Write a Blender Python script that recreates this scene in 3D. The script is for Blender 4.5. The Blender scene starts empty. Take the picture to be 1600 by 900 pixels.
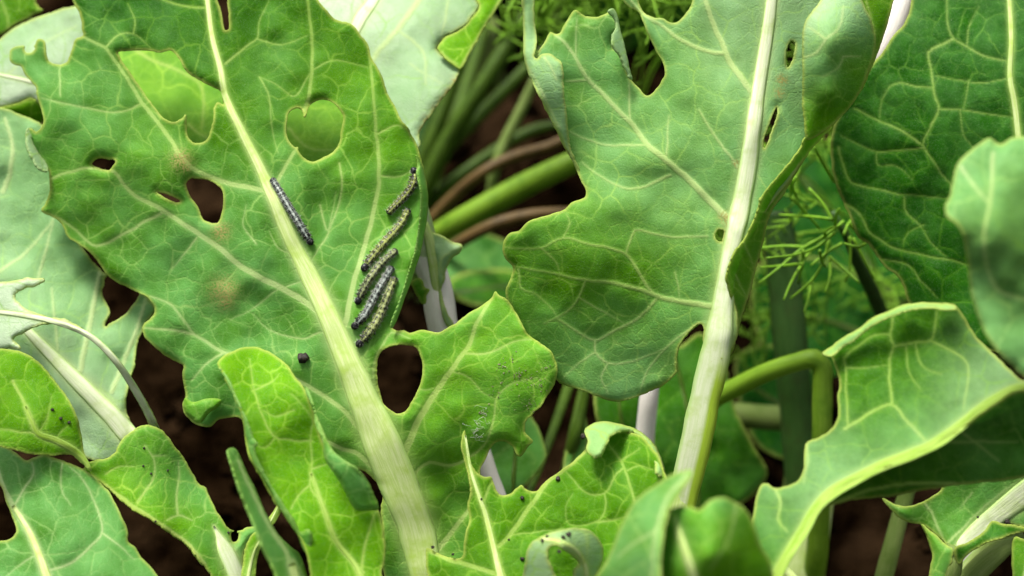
import bpy, math, random
import numpy as np
from mathutils import Vector, Matrix

# ------------------------------------------------------------------ camera, sky, sun
scene = bpy.context.scene
R = math.radians
D0 = 0.60                                    # focus distance (m): the leaf with the caterpillars
CAM_H, PITCH = 0.62, R(40)
TANH = 0.20 / 0.60                           # half width of the view at one metre
cam_d = bpy.data.cameras.new('camera')
cam = bpy.data.objects.new('camera', cam_d)
scene.collection.objects.link(cam)
cam.location = (0, 0, CAM_H)
cam.rotation_euler = (math.pi / 2 - PITCH, 0, 0)
cam_d.sensor_width = 36
cam_d.lens = 18 / TANH
cam_d.clip_start, cam_d.clip_end = 0.01, 200
cam_d.dof.use_dof = True
cam_d.dof.focus_distance = 0.605
cam_d.dof.aperture_fstop = 5.8
scene.camera = cam

SUN_EL, SUN_AZ = R(67), R(-42)               # azimuth from +Y (ahead) towards +X
world = bpy.data.worlds.new('World')
scene.world = world
world.use_nodes = True
wt = world.node_tree
bg = wt.nodes['Background']
sky = wt.nodes.new('ShaderNodeTexSky')
sky.sky_type = 'NISHITA'
sky.sun_disc = False
sky.sun_elevation = SUN_EL
sky.sun_rotation = SUN_AZ
sky.altitude = 100
sky.air_density = 1.0
sky.dust_density = 6.0
sky.ozone_density = 0.6
bg.inputs['Strength'].default_value = 0.05
hsv = wt.nodes.new('ShaderNodeHueSaturation')   # thin even cloud: the blue is mostly washed out
hsv.inputs['Saturation'].default_value = 0.18
wt.links.new(sky.outputs[0], hsv.inputs['Color'])
wt.links.new(hsv.outputs[0], bg.inputs['Color'])
sun_d = bpy.data.lights.new('sun', 'SUN')
sun_d.energy = 1.5
sun_d.angle = R(18)
sun_d.color = (1.0, 0.95, 0.86)
sun = bpy.data.objects.new('sun', sun_d)
scene.collection.objects.link(sun)
to_sun = Vector((math.sin(SUN_AZ) * math.cos(SUN_EL), math.cos(SUN_AZ) * math.cos(SUN_EL), math.sin(SUN_EL)))
sun.rotation_euler = to_sun.to_track_quat('Z', 'Y').to_euler()
sun.location = to_sun * 3
vs = scene.view_settings
vs.view_transform = 'Standard'
vs.look = 'None'
vs.gamma = 1
vs.use_curve_mapping = False
vs.exposure = 2.15
cy = scene.cycles
cy.use_denoising = True
cy.max_bounces = 10
cy.diffuse_bounces = 6
cy.transmission_bounces = 8
cy.sample_clamp_indirect = 6

# ------------------------------------------------------------------ pixels and places
FW = Vector((0, math.cos(PITCH), -math.sin(PITCH)))
UP = Vector((0, math.sin(PITCH), math.cos(PITCH)))
CAMP = Vector((0, 0, CAM_H))
_fw, _up, _c = np.array(FW), np.array(UP), np.array(CAMP)
def place(x, y, d):
    """photo pixel (1600 x 900) and depth in metres -> world, arrays allowed"""
    x, y, d = (np.asarray(v, float) for v in (x, y, d))
    u = (x - 800) / 800 * TANH * d
    v = (450 - y) / 800 * TANH * d
    return _c + d[..., None] * _fw + v[..., None] * _up + u[..., None] * np.array((1., 0, 0))
def pt(x, y, cm):
    return place(x, y, D0 + cm / 100)
def on_ground(x, y):
    v = (450 - y) / 800 * TANH
    dz = -math.sin(PITCH) + v * math.cos(PITCH)
    return place(x, y, -CAM_H / dz)
MM_PX = TANH * D0 / 800                      # metres per photo pixel at the focus distance

def parse(s):
    return np.array([[float(a) for a in p.split(',')] for p in s.split()])
def spline(P, step=3.0, closed=True):
    P = np.asarray(P, float)
    n = len(P)
    out = []
    m = n if closed else n - 1
    for i in range(m):
        if closed:
            a, b, c, d = P[i - 1], P[i], P[(i + 1) % n], P[(i + 2) % n]
        else:
            a, b, c, d = P[max(i - 1, 0)], P[i], P[i + 1], P[min(i + 2, n - 1)]
        L = np.hypot(*(c - b)[:2])
        k = max(1, int(L / step))
        ta = np.hypot(*(b - a)[:2]) + 1e-6
        tc = np.hypot(*(d - c)[:2]) + 1e-6
        m1 = (c - a) * min(1, L / (L + ta) * 1.0)
        m2 = (d - b) * min(1, L / (L + tc) * 1.0)
        t = (np.arange(k) / k)[:, None]
        h = (2*t**3 - 3*t**2 + 1) * b + (t**3 - 2*t**2 + t) * m1 + (-2*t**3 + 3*t**2) * c + (t**3 - t**2) * m2
        out.append(h)
    if not closed:
        out.append(P[-1:])
    return np.concatenate(out)

def _hash(i, j, s):
    n = (i.astype(np.int64) * 374761393 + j.astype(np.int64) * 668265263 + s * 1442695041) & 0x7fffffff
    n = ((n ^ (n >> 13)) * 1274126177) & 0x7fffffff
    return ((n ^ (n >> 16)) & 0xffff) / 65535.0
def vnoise(x, y, s=0):
    xi, yi = np.floor(x), np.floor(y)
    fx, fy = x - xi, y - yi
    fx, fy = fx*fx*fx*(fx*(fx*6-15)+10), fy*fy*fy*(fy*(fy*6-15)+10)
    a, b = _hash(xi, yi, s), _hash(xi + 1, yi, s)
    c, d = _hash(xi, yi + 1, s), _hash(xi + 1, yi + 1, s)
    return (a + (b-a)*fx) * (1-fy) + (c + (d-c)*fx) * fy - 0.5

class TPS:
    def __init__(self, pts):
        P = np.asarray(pts, float)
        self.X = P[:, :2] / 300.0
        n = len(P)
        K = self._k(((self.X[:, None] - self.X[None])**2).sum(-1)) + np.eye(n) * 1e-3
        if n < 4:
            A = np.c_[np.ones(n), self.X]
            self.w = np.zeros(n)
            self.a = np.linalg.lstsq(A, P[:, 2], rcond=None)[0]
        else:
            Q = np.c_[np.ones(n), self.X]
            M = np.block([[K, Q], [Q.T, np.zeros((3, 3))]])
            s = np.linalg.solve(M, np.r_[P[:, 2], 0, 0, 0])
            self.w, self.a = s[:n], s[n:]
    @staticmethod
    def _k(r2):
        return 0.5 * r2 * np.log(r2 + 1e-9)
    def __call__(self, x, y):
        x, y = np.asarray(x, float) / 300.0, np.asarray(y, float) / 300.0
        z = self.a[0] + self.a[1] * x + self.a[2] * y
        for (cx, cy_), w in zip(self.X, self.w):
            if w:
                z = z + w * self._k((x - cx)**2 + (y - cy_)**2)
        return z

# ------------------------------------------------------------------ materials
MAT = {}
class NT:
    def __init__(self, name):
        m = bpy.data.materials.new(name)
        m.use_nodes = True
        self.m, self.t = m, m.node_tree
        self.t.nodes.clear()
        self.out = self.n('ShaderNodeOutputMaterial')
        MAT[name] = m
    def n(self, typ, **kw):
        nd = self.t.nodes.new(typ)
        for k, v in kw.items():
            setattr(nd, k, v)
        return nd
    def put(self, sock, v):
        if hasattr(v, 'node'):
            self.t.links.new(v, sock)
        else:
            if isinstance(v, tuple) and len(v) == 3 and sock.type == 'RGBA':
                v = v + (1,)
            sock.default_value = v
    def attr(self, name, vec=False):
        a = self.n('ShaderNodeAttribute', attribute_name=name)
        return a.outputs['Vector'] if vec else a.outputs['Fac']
    def math(self, op, a, b=0.0, clamp=False):
        nd = self.n('ShaderNodeMath', operation=op, use_clamp=clamp)
        self.put(nd.inputs[0], a); self.put(nd.inputs[1], b)
        return nd.outputs[0]
    def mix(self, f, a, b, clamp=True):
        nd = self.n('ShaderNodeMix', data_type='RGBA', clamp_factor=clamp)
        self.put(nd.inputs[0], f); self.put(nd.inputs[6], a); self.put(nd.inputs[7], b)
        return nd.outputs[2]
    def noise(self, co, scale, detail=2.0, rough=0.5):
        nd = self.n('ShaderNodeTexNoise')
        self.put(nd.inputs['Vector'], co)
        nd.inputs['Scale'].default_value = scale
        nd.inputs['Detail'].default_value = detail
        nd.inputs['Roughness'].default_value = rough
        return nd.outputs['Fac']
    def ramp(self, f, a, b, lo=0.0, hi=1.0):
        nd = self.n('ShaderNodeMapRange', interpolation_type='SMOOTHSTEP')
        self.put(nd.inputs[0], f)
        nd.inputs[1].default_value, nd.inputs[2].default_value = a, b
        nd.inputs[3].default_value, nd.inputs[4].default_value = lo, hi
        return nd.outputs[0]
    def bump(self, h, strength, dist):
        nd = self.n('ShaderNodeBump')
        nd.inputs['Strength'].default_value = strength
        nd.inputs['Distance'].default_value = dist
        self.put(nd.inputs['Height'], h)
        return nd.outputs[0]
    def principled(self, col, rough=0.5, spec=0.4, normal=None, **kw):
        nd = self.n('ShaderNodeBsdfPrincipled')
        self.put(nd.inputs['Base Color'], col)
        self.put(nd.inputs['Roughness'], rough)
        nd.inputs['Specular IOR Level'].default_value = spec
        if normal is not None:
            self.put(nd.inputs['Normal'], normal)
        for k, v in kw.items():
            self.put(nd.inputs[k], v)
        return nd.outputs[0]
    def surface(self, s):
        self.t.links.new(s, self.out.inputs['Surface'])
    def mixs(self, f, a, b):
        nd = self.n('ShaderNodeMixShader')
        self.put(nd.inputs[0], f); self.put(nd.inputs[1], a); self.put(nd.inputs[2], b)
        return nd.outputs[0]

def leaf_material():
    k = NT('leaf')
    co = k.attr('lco', True)
    bloom, yel, vein, net, net2, edge, pale, scar = (k.attr(a) for a in
        ('bloom', 'yel', 'vein', 'net', 'net2', 'edge', 'pale', 'scar'))
    n1 = k.noise(co, 1.5, 3, 0.55)
    n2 = k.noise(co, 4.5, 3, 0.6)
    n3 = k.noise(co, 34, 2, 0.6)
    n4 = k.noise(co, 110, 1, 0.5)
    nb = k.math('ADD', k.math('MULTIPLY', k.math('SUBTRACT', n1, 0.5), 2.7), k.math('MULTIPLY', k.math('SUBTRACT', n2, 0.5), 0.6))
    b = k.math('ADD', bloom, k.math('MULTIPLY', nb, k.math('ADD', 0.18, bloom)), clamp=True)
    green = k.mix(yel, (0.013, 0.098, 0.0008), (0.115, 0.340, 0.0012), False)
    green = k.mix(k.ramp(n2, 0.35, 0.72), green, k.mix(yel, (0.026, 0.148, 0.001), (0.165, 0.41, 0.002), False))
    lam = k.mix(b, green, (0.125, 0.365, 0.072))
    lam = k.mix(k.math('MULTIPLY', k.ramp(n3, 0.45, 0.8), 0.22), lam, k.mix(0.5, lam, (0.28, 0.47, 0.18)))
    lam = k.mix(k.math('MULTIPLY', pale, k.math('ADD', 0.55, k.math('MULTIPLY', n2, 0.6)), clamp=True), lam, (0.66, 0.76, 0.58))
    netcol = k.mix(bloom, k.mix(yel, (0.075, 0.235, 0.010), (0.36, 0.60, 0.06)), (0.33, 0.56, 0.17))
    lam = k.mix(k.math('MULTIPLY', net2, 0.36), lam, netcol)
    lam = k.mix(k.math('MULTIPLY', net, 0.78), lam, netcol)
    veincol = k.mix(bloom, k.mix(yel, (0.24, 0.43, 0.05), (0.42, 0.58, 0.11)), (0.53, 0.66, 0.32))
    veincol = k.mix(k.math('MULTIPLY', k.ramp(n3, 0.3, 0.7), 0.35), veincol, (0.42, 0.60, 0.18))
    lam = k.mix(vein, lam, veincol)
    lam = k.mix(k.math('MULTIPLY', edge, 0.75), lam, (0.42, 0.50, 0.10))
    sc = k.math('MULTIPLY', scar, k.ramp(n3, 0.35, 0.6), clamp=True)
    lam = k.mix(sc, lam, (0.36, 0.33, 0.10))
    # fine pale and dark flecks on the skin
    lam = k.mix(k.math('MULTIPLY', k.ramp(n4, 0.66, 0.74), 0.35), lam, (0.62, 0.70, 0.45))
    h = k.math('ADD', k.math('MULTIPLY', n3, 0.5), k.math('MULTIPLY', net2, -0.22))
    h = k.math('ADD', h, k.math('MULTIPLY', n4, 0.18))
    nm = k.bump(h, 0.65, 0.0007)
    rough = k.math('ADD', 0.46, k.math('MULTIPLY', n3, 0.16))
    p = k.principled(lam, rough, 0.1, nm, **{'Specular IOR Level': k.math('ADD', 0.07, k.math('MULTIPLY', b, 0.16))})
    tcol = k.mix(0.5, lam, k.mix(b, k.mix(yel, (0.03, 0.16, 0.002), (0.30, 0.60, 0.005)), (0.28, 0.50, 0.10)))
    tr = k.n('ShaderNodeBsdfTranslucent')
    k.put(tr.inputs['Color'], tcol)
    k.surface(k.mixs(0.42, p, tr.outputs[0]))

def rib_material(name, c1, c2, c3, trans=0.2):
    k = NT(name)
    co = k.attr('lco', True)
    mp = k.n('ShaderNodeMapping')
    mp.inputs['Scale'].default_value = (1.0, 26.0, 26.0)
    k.put(mp.inputs[0], co)
    s = k.noise(mp.outputs[0], 1.6, 4, 0.6)
    n2 = k.noise(co, 3.0, 3, 0.6)
    n4 = k.noise(co, 60, 2, 0.6)
    c = k.mix(k.ramp(s, 0.35, 0.65), c1, c2)
    c = k.mix(k.ramp(n2, 0.45, 0.75), c, c3)
    c = k.mix(k.math('MULTIPLY', k.ramp(n4, 0.62, 0.72), 0.35), c, (0.30, 0.30, 0.12))
    if name.startswith('rib'):
        c = k.mix(k.math('MULTIPLY', k.ramp(k.attr('side'), 0.62, 1.0), 0.75), c, (0.30, 0.48, 0.11))
        c = k.mix(k.attr('lime'), c, (0.27, 0.40, 0.03))
    nm = k.bump(k.math('ADD', s, k.math('MULTIPLY', n4, 0.3)), 0.35, 0.0008)
    p = k.principled(c, 0.45, 0.18, nm)
    tr = k.n('ShaderNodeBsdfTranslucent')
    k.put(tr.inputs['Color'], c)
    k.surface(k.mixs(trans, p, tr.outputs[0]))

def simple(name, c1, c2, scale, rough=0.6, bump=0.4, dist=0.001, c3=None):
    k = NT(name)
    tc = k.n('ShaderNodeTexCoord')
    n = k.noise(tc.outputs['Object'], scale, 5, 0.65)
    c = k.mix(k.ramp(n, 0.35, 0.68), c1, c2)
    if c3:
        n2 = k.noise(tc.outputs['Object'], scale * 0.23, 3, 0.5)
        c = k.mix(k.ramp(n2, 0.5, 0.7), c, c3)
    k.surface(k.principled(c, rough, 0.0 if name == 'soil' else 0.3, k.bump(n, bump, dist)))

leaf_material()
rib_material('rib_green', (0.44, 0.58, 0.17), (0.56, 0.66, 0.30), (0.38, 0.54, 0.10))
rib_material('rib_white', (0.49, 0.57, 0.33), (0.56, 0.61, 0.42), (0.41, 0.51, 0.22), 0.12)
rib_material('rib_pink', (0.70, 0.64, 0.60), (0.74, 0.72, 0.66), (0.66, 0.60, 0.57), 0.1)
rib_material('stalk_green', (0.036, 0.075, 0.004), (0.055, 0.110, 0.007), (0.025, 0.058, 0.003), 0.15)  # darkened base colour stands in for canopy shade on the back stems
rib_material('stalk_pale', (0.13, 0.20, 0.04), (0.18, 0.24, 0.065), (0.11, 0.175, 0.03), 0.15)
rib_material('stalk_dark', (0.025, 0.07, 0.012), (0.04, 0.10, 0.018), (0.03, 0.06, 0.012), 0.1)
rib_material('stalk_brown', (0.075, 0.043, 0.011), (0.11, 0.068, 0.02), (0.05, 0.03, 0.008), 0.05)  # brown, darkened further in place of the shade between the plants
rib_material('rib_lime', (0.25, 0.41, 0.045), (0.34, 0.48, 0.10), (0.20, 0.36, 0.02), 0.25)
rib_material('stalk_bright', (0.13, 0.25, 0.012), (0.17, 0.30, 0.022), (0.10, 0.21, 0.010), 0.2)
rib_material('dill', (0.19, 0.40, 0.02), (0.26, 0.50, 0.045), (0.14, 0.32, 0.02), 0.3)
simple('soil', (0.0018, 0.0009, 0.0004), (0.0085, 0.0046, 0.0020), 60, 0.95, 1.0, 0.008, (0.022, 0.0125, 0.006))  # dark soil, with the deep shade under the leaves put into its colour
simple('frass', (0.006, 0.005, 0.004), (0.035, 0.025, 0.014), 900, 0.6, 0.8, 0.0004)
simple('dust', (0.09, 0.075, 0.04), (0.24, 0.22, 0.14), 700, 0.9, 0.3, 0.0003)
simple('silk', (0.32, 0.38, 0.22), (0.5, 0.52, 0.42), 300, 0.5, 0.1, 0.0002)

def caterpillar_material():
    k = NT('caterpillar')
    spot, stripe, fl, tint = (k.attr(a) for a in ('spot', 'stripe', 'flank', 'tint'))
    co = k.attr('lco', True)
    n = k.noise(co, 60, 3, 0.6)
    base = k.mix(tint, (0.25, 0.29, 0.055), (0.24, 0.28, 0.27))
    base = k.mix(k.ramp(n, 0.4, 0.7), base, k.mix(tint, (0.12, 0.17, 0.035), (0.07, 0.09, 0.10)))
    base = k.mix(fl, base, (0.33, 0.30, 0.025))
    base = k.mix(stripe, base, k.mix(tint, (0.36, 0.38, 0.075), (0.48, 0.52, 0.52)))
    base = k.mix(spot, base, (0.006, 0.006, 0.007))
    k.surface(k.principled(base, 0.36, 0.22, k.bump(n, 0.3, 0.0002)))
caterpillar_material()
k = NT('hair')
k.surface(k.principled((0.55, 0.55, 0.5), 0.4, 0.4))

# ------------------------------------------------------------------ mesh builders
col = scene.collection
def new_mesh(name, V, F, mat, attrs=None, smooth=True):
    V = np.ascontiguousarray(V, dtype=np.float32)
    me = bpy.data.meshes.new(name)
    me.vertices.add(len(V))
    me.vertices.foreach_set('co', V.ravel())
    if isinstance(F, np.ndarray):
        tot = np.full(len(F), F.shape[1], np.int32)
        flat = F.astype(np.int32).ravel()
    else:
        tot = np.array([len(f) for f in F], np.int32)
        flat = np.array([i for f in F for i in f], np.int32)
    me.loops.add(len(flat))
    me.loops.foreach_set('vertex_index', flat)
    me.polygons.add(len(tot))
    me.polygons.foreach_set('loop_start', np.r_[0, np.cumsum(tot)[:-1]].astype(np.int32))
    me.polygons.foreach_set('use_smooth', np.full(len(tot), smooth))
    me.update(calc_edges=True)
    for k, a in (attrs or {}).items():
        a = np.ascontiguousarray(a, dtype=np.float32)
        if a.ndim == 2:
            me.attributes.new(k, 'FLOAT_VECTOR', 'POINT').data.foreach_set('vector', a.ravel())
        else:
            me.attributes.new(k, 'FLOAT', 'POINT').data.foreach_set('value', a)
    me.materials.append(MAT[mat])
    return me
def obj(name, V, F, mat, parent=None, origin=None, attrs=None, smooth=True):
    """one mesh object; vertices are world places, stored relative to the thing's base"""
    o0 = np.zeros(3) if origin is None else np.asarray(origin)
    me = new_mesh(name, np.asarray(V) - o0, F, mat, attrs, smooth)
    o = bpy.data.objects.new(name, me)
    col.objects.link(o)
    if parent is not None:
        o.parent = parent
    else:
        o.location = o0
    return o
def thing(name, label, cat, loc, group=None):
    o = bpy.data.objects.new(name, None)
    o.empty_display_size = 0.02
    col.objects.link(o)
    o.location = loc
    o['label'] = label
    o['category'] = cat
    if group:
        o['group'] = group
    return o
def tag(o, label, cat, group=None):
    o['label'] = label
    o['category'] = cat
    if group:
        o['group'] = group
    return o

def normals(V, F):
    n = np.cross(V[F[:, 1]] - V[F[:, 0]], V[F[:, 2]] - V[F[:, 0]])
    N = np.zeros_like(V)
    for c in range(3):
        for a in range(3):
            N[:, a] += np.bincount(F[:, c], n[:, a], len(V))
    return N / (np.linalg.norm(N, axis=1, keepdims=True) + 1e-12)

class Grid:
    def __init__(self, x0, x1, y0, y1, s):
        self.s, self.h = s, s * 0.866
        self.x0, self.y0 = x0, y0
        self.ni = int((x1 - x0) / s) + 2
        self.nj = int((y1 - y0) / self.h) + 2
        j, i = np.mgrid[0:self.nj, 0:self.ni]
        self.X = x0 + i * s + (j % 2) * s * 0.5
        self.Y = y0 + j * self.h
    def win(self, xa, xb, ya, yb):
        i0 = max(0, int((xa - self.x0) / self.s) - 1); i1 = min(self.ni, int((xb - self.x0) / self.s) + 2)
        j0 = max(0, int((ya - self.y0) / self.h)); j1 = min(self.nj, int((yb - self.y0) / self.h) + 2)
        if i0 >= i1 or j0 >= j1:
            return None
        return slice(j0, j1), slice(i0, i1)
    def inside(self, loops):
        cr = [[] for _ in range(self.nj)]
        for L in loops:
            for (ax, ay), (bx, by) in zip(L, np.roll(L, -1, 0)):
                if ay == by:
                    continue
                lo, hi = min(ay, by), max(ay, by)
                for j in range(max(0, math.ceil((lo - self.y0) / self.h)), min(self.nj - 1, int((hi - self.y0) / self.h)) + 1):
                    y = self.y0 + j * self.h
                    if lo <= y < hi:
                        cr[j].append(ax + (y - ay) * (bx - ax) / (by - ay))
        M = np.zeros((self.nj, self.ni), bool)
        for j, c in enumerate(cr):
            if c:
                M[j] = np.searchsorted(np.sort(c), self.X[j]) % 2 == 1
        return M

def seg_dist(g, sl, a, b):
    px, py = g.X[sl] - a[0], g.Y[sl] - a[1]
    dx, dy = b[0] - a[0], b[1] - a[1]
    t = np.clip((px * dx + py * dy) / (dx * dx + dy * dy + 1e-9), 0, 1)
    qx, qy = px - t * dx, py - t * dy
    return np.sqrt(qx * qx + qy * qy), t, a[0] + t * dx, a[1] + t * dy

def voronoi(g, cell, seed, wx, wy):
    rng = np.random.RandomState(seed)
    F1 = np.full(g.X.shape, 1e9); F2 = F1.copy()
    A = np.zeros(g.X.shape + (2,)); B = A.copy()
    XW, YW = g.X + wx, g.Y + wy
    nx, ny = int(g.ni * g.s / cell) + 4, int(g.nj * g.h / cell) + 4
    for j in range(-2, ny):
        for i in range(-2, nx):
            sx = g.x0 + (i + 0.5 * (j % 2) + rng.uniform(-.42, .42)) * cell
            sy = g.y0 + (j + rng.uniform(-.42, .42)) * cell
            sl = g.win(sx - 1.9 * cell, sx + 1.9 * cell, sy - 1.9 * cell, sy + 1.9 * cell)
            if sl is None:
                continue
            d = (XW[sl] - sx)**2 + (YW[sl] - sy)**2
            f1, f2, a, b = F1[sl], F2[sl], A[sl], B[sl]
            m1 = d < f1
            m2 = (~m1) & (d < f2)
            b[m1] = a[m1]; f2[m1] = f1[m1]
            a[m1] = (sx, sy); f1[m1] = d[m1]
            b[m2] = (sx, sy); f2[m2] = d[m2]
    ab = A - B
    L = np.sqrt((ab**2).sum(-1)) + 1e-6
    mid = (A + B) / 2
    return np.clip(((XW - mid[..., 0]) * ab[..., 0] + (YW - mid[..., 1]) * ab[..., 1]) / L, 0, cell)

NP = [0]
def patch(outline, depth, veins='', holes=(), s=2.4, bloom=0.3, yel=0.1, pale=0.0, und=2.0, bulge=0.5, cell=46,
          cell2=17, curl=1.5, curl_w=16, thick=0.55, ridge=0.5, jag=0.7, scars='', netw=1.0, vscale=0.82, scale_u=85, rib=None, tilt=0.0, rim_amt=1.0):
    """a piece of leaf blade: outline, holes and veins in photo pixels, depth control points 'x,y,cm'"""
    NP[0] += 1
    seed = NP[0] * 17
    loops = [spline(parse(outline))] + [spline(parse(h), 2.0) for h in holes]
    L2 = []
    for L in loops:
        T = np.roll(L, -1, 0) - np.roll(L, 1, 0)
        T /= np.linalg.norm(T, axis=1, keepdims=True) + 1e-9
        n = vnoise(L[:, 0] / 5, L[:, 1] / 5, seed) * 1.5 + vnoise(L[:, 0] / 14, L[:, 1] / 14, seed + 1) * 2.2
        L2.append(L + np.c_[T[:, 1], -T[:, 0]] * (n * jag)[:, None])
    loops = L2
    allp = np.concatenate(loops)
    lo, hi = allp.min(0), allp.max(0)
    g = Grid(lo[0] - 2*s, hi[0] + 2*s, lo[1] - 2*s, hi[1] + 2*s, s)
    ins = g.inside(loops)
    E = max(curl_w, 3 * s)
    dist = np.full(g.X.shape, E); nxp, nyp = g.X.copy(), g.Y.copy()
    for L in loops:
        for a, b in zip(L, np.roll(L, -1, 0)):
            sl = g.win(min(a[0], b[0]) - E, max(a[0], b[0]) + E, min(a[1], b[1]) - E, max(a[1], b[1]) + E)
            if sl is None:
                continue
            d, t, qx, qy = seg_dist(g, sl, a, b)
            m = d < dist[sl]
            dist[sl][m] = d[m]; nxp[sl][m] = qx[m]; nyp[sl][m] = qy[m]
    # veins
    dr = np.full(g.X.shape, 60.0); vein = np.zeros(g.X.shape); ridg = np.zeros(g.X.shape); dv = np.full(g.X.shape, 60.0)
    for v in [q for q in veins.split('|') if q.strip()]:
        w_, xy = v.strip().split(' ', 1)                 # 'width at start>width at end x,y x,y ...'
        w0, w1 = (float(q) for q in w_.split('>'))
        P = parse(xy)
        P = np.c_[P, np.linspace(w0, w1, len(P))]
        P = spline(P, 7.0, closed=False)
        P[:, :2] += np.c_[vnoise(P[:, 0]/16, P[:, 1]/16, seed+5), vnoise(P[:, 0]/16, P[:, 1]/16, seed+6)] * 2.2
        tail = 1.0 if w1 > 5 else 0.25 + 0.12 * w1
        for q_, (a, b) in enumerate(zip(P[:-1], P[1:])):
            rr = 48
            fd = 1 - (1 - tail) * (q_ / len(P))**1.6
            sl = g.win(min(a[0], b[0]) - rr, max(a[0], b[0]) + rr, min(a[1], b[1]) - rr, max(a[1], b[1]) + rr)
            if sl is None:
                continue
            d, t, _, _ = seg_dist(g, sl, a[:2], b[:2])
            hw = np.maximum((a[2] + (b[2] - a[2]) * t) * 0.5 * vscale, 0.8)
            m = np.clip((hw - d) / 1.2 + 0.5, 0, 1)
            m = fd * np.maximum(m * np.clip(0.62 + hw * 0.07, 0, 0.95), 0.17 * np.exp(-(np.maximum(d - hw, 0) / (hw * 0.8 + 1.5))**2))
            np.maximum(vein[sl], m, out=vein[sl])
            np.maximum(ridg[sl], hw * np.clip(1 - (d / (hw + 1.5))**2, 0, 1), out=ridg[sl])
            np.minimum(dv[sl], np.maximum(d - hw, 0), out=dv[sl])
    if rib:                                              # the blade lies flat where the midrib runs
        P = spline(parse(rib), 9.0, closed=False)
        for a, b in zip(P[:-1], P[1:]):
            rr = 40 + max(a[2], b[2]) / 2
            sl = g.win(min(a[0], b[0]) - rr, max(a[0], b[0]) + rr, min(a[1], b[1]) - rr, max(a[1], b[1]) + rr)
            if sl is None:
                continue
            d, t, _, _ = seg_dist(g, sl, a[:2], b[:2])
            hw = (a[2] + (b[2] - a[2]) * t) * 0.5
            np.minimum(dr[sl], np.maximum(d - hw, 0), out=dr[sl])
            m = np.clip((hw + 2 - d) / 3 + 0.5, 0, 1) * 0.85
            m = np.maximum(m, 0.45 * np.exp(-(np.maximum(d - hw, 0) / (hw * 0.35 + 3))**2))
            np.maximum(vein[sl], m, out=vein[sl])
            np.minimum(dv[sl], np.maximum(d - hw, 0), out=dv[sl])
    wx = vnoise(g.X/26, g.Y/26, seed+2) * 13 + vnoise(g.X/9, g.Y/9, seed+12) * 3
    wy = vnoise(g.X/26, g.Y/26, seed+3) * 13 + vnoise(g.X/9, g.Y/9, seed+13) * 3
    de = voronoi(g, cell, seed, wx, wy)
    de2 = voronoi(g, cell2, seed + 7, wx * 0.6, wy * 0.6)
    fade = np.clip(0.62 + vnoise(g.X/40, g.Y/40, seed+4) * 1.3, 0.06, 1)
    lw = (0.75 + 0.4 * fade) * netw
    net = np.exp(-(de / lw)**2) * (0.15 + 0.95 * fade) + 0.06 * np.exp(-(de / 4.0)**2)
    net2 = np.exp(-(de2 / (0.85 * netw))**2) * np.clip(0.55 + vnoise(g.X/30, g.Y/30, seed+8) * 1.4, 0, 1)
    # height towards the viewer, in mm
    pil = 1 - np.exp(-(dv / 16.0))
    pil2 = 1 - np.exp(-(de / (cell * 0.14)))
    hgt = bulge * (0.95 * pil + 0.30 * pil2 * (0.25 + 0.75 * pil)) + ridge * ridg * MM_PX * 1000 * 0.55
    u = scale_u
    wave = und * (vnoise(g.X/u, g.Y/u, seed+9) * 2.2 + vnoise(g.X/(u*.42), g.Y/(u*.42), seed+10) * 0.9)
    wave = wave * (0.3 + 0.7 * (1 - np.exp(-(dr / 26)**2)))
    ed = np.clip(1 - dist / curl_w, 0, 1)**2
    wave = wave + ed * curl * (0.6 + 2.2 * vnoise(g.X/38, g.Y/38, seed+11))
    tps = TPS(parse(depth))
    base = (tps(g.X, g.Y) + tilt * (1 - g.Y / 900)) * 0.01
    D = D0 + base + (wave - hgt) * 0.001
    sc = np.zeros(g.X.shape)
    for q in [q for q in scars.split() if q]:
        x, y, r = [float(a) for a in q.split(',')]
        sc = np.maximum(sc, np.exp(-((g.X - x)**2 + (g.Y - y)**2) / (r * r)) * 1.3)
    edge = rim_amt * np.exp(-(dist / 3.0)**2)
    # marching triangles with snapping
    sd = np.where(ins, dist, -dist)
    val = np.sign(sd)
    snap = np.abs(sd) < 0.38 * s
    X = np.where(snap, nxp, g.X); Y = np.where(snap, nyp, g.Y)
    val[snap] = 0
    ni, nj = g.ni, g.nj
    idx = np.arange(ni * nj).reshape(nj, ni)
    a, b, c, d = idx[:-1, :-1], idx[:-1, 1:], idx[1:, :-1], idx[1:, 1:]
    ev = (np.arange(nj - 1) % 2 == 0)[:, None] & np.ones(ni - 1, bool)
    tris = np.concatenate([np.stack([a, c, b], -1)[ev], np.stack([b, c, d], -1)[ev],
                           np.stack([a, c, d], -1)[~ev], np.stack([a, d, b], -1)[~ev]])
    vv = val.ravel()[tris]
    neg, pos = (vv < 0).sum(1), (vv > 0).sum(1)
    keep = tris[(neg == 0) & (pos > 0)]
    part = tris[(neg > 0) & (pos > 0)]
    fields = dict(x=X.ravel(), y=Y.ravel(), D=D.ravel(), vein=vein.ravel(), net=net.ravel(), net2=net2.ravel(), edge=edge.ravel(), scar=sc.ravel())
    sdf, vf = sd.ravel(), val.ravel()
    cut, cuts, extra = {}, [], []
    N0 = ni * nj
    def cutv(p, q):
        k_ = (p, q) if p < q else (q, p)
        if k_ not in cut:
            cut[k_] = N0 + len(cuts)
            t = sdf[k_[0]] / (sdf[k_[0]] - sdf[k_[1]])
            cuts.append((k_[0], k_[1], t))
        return cut[k_]
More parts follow.
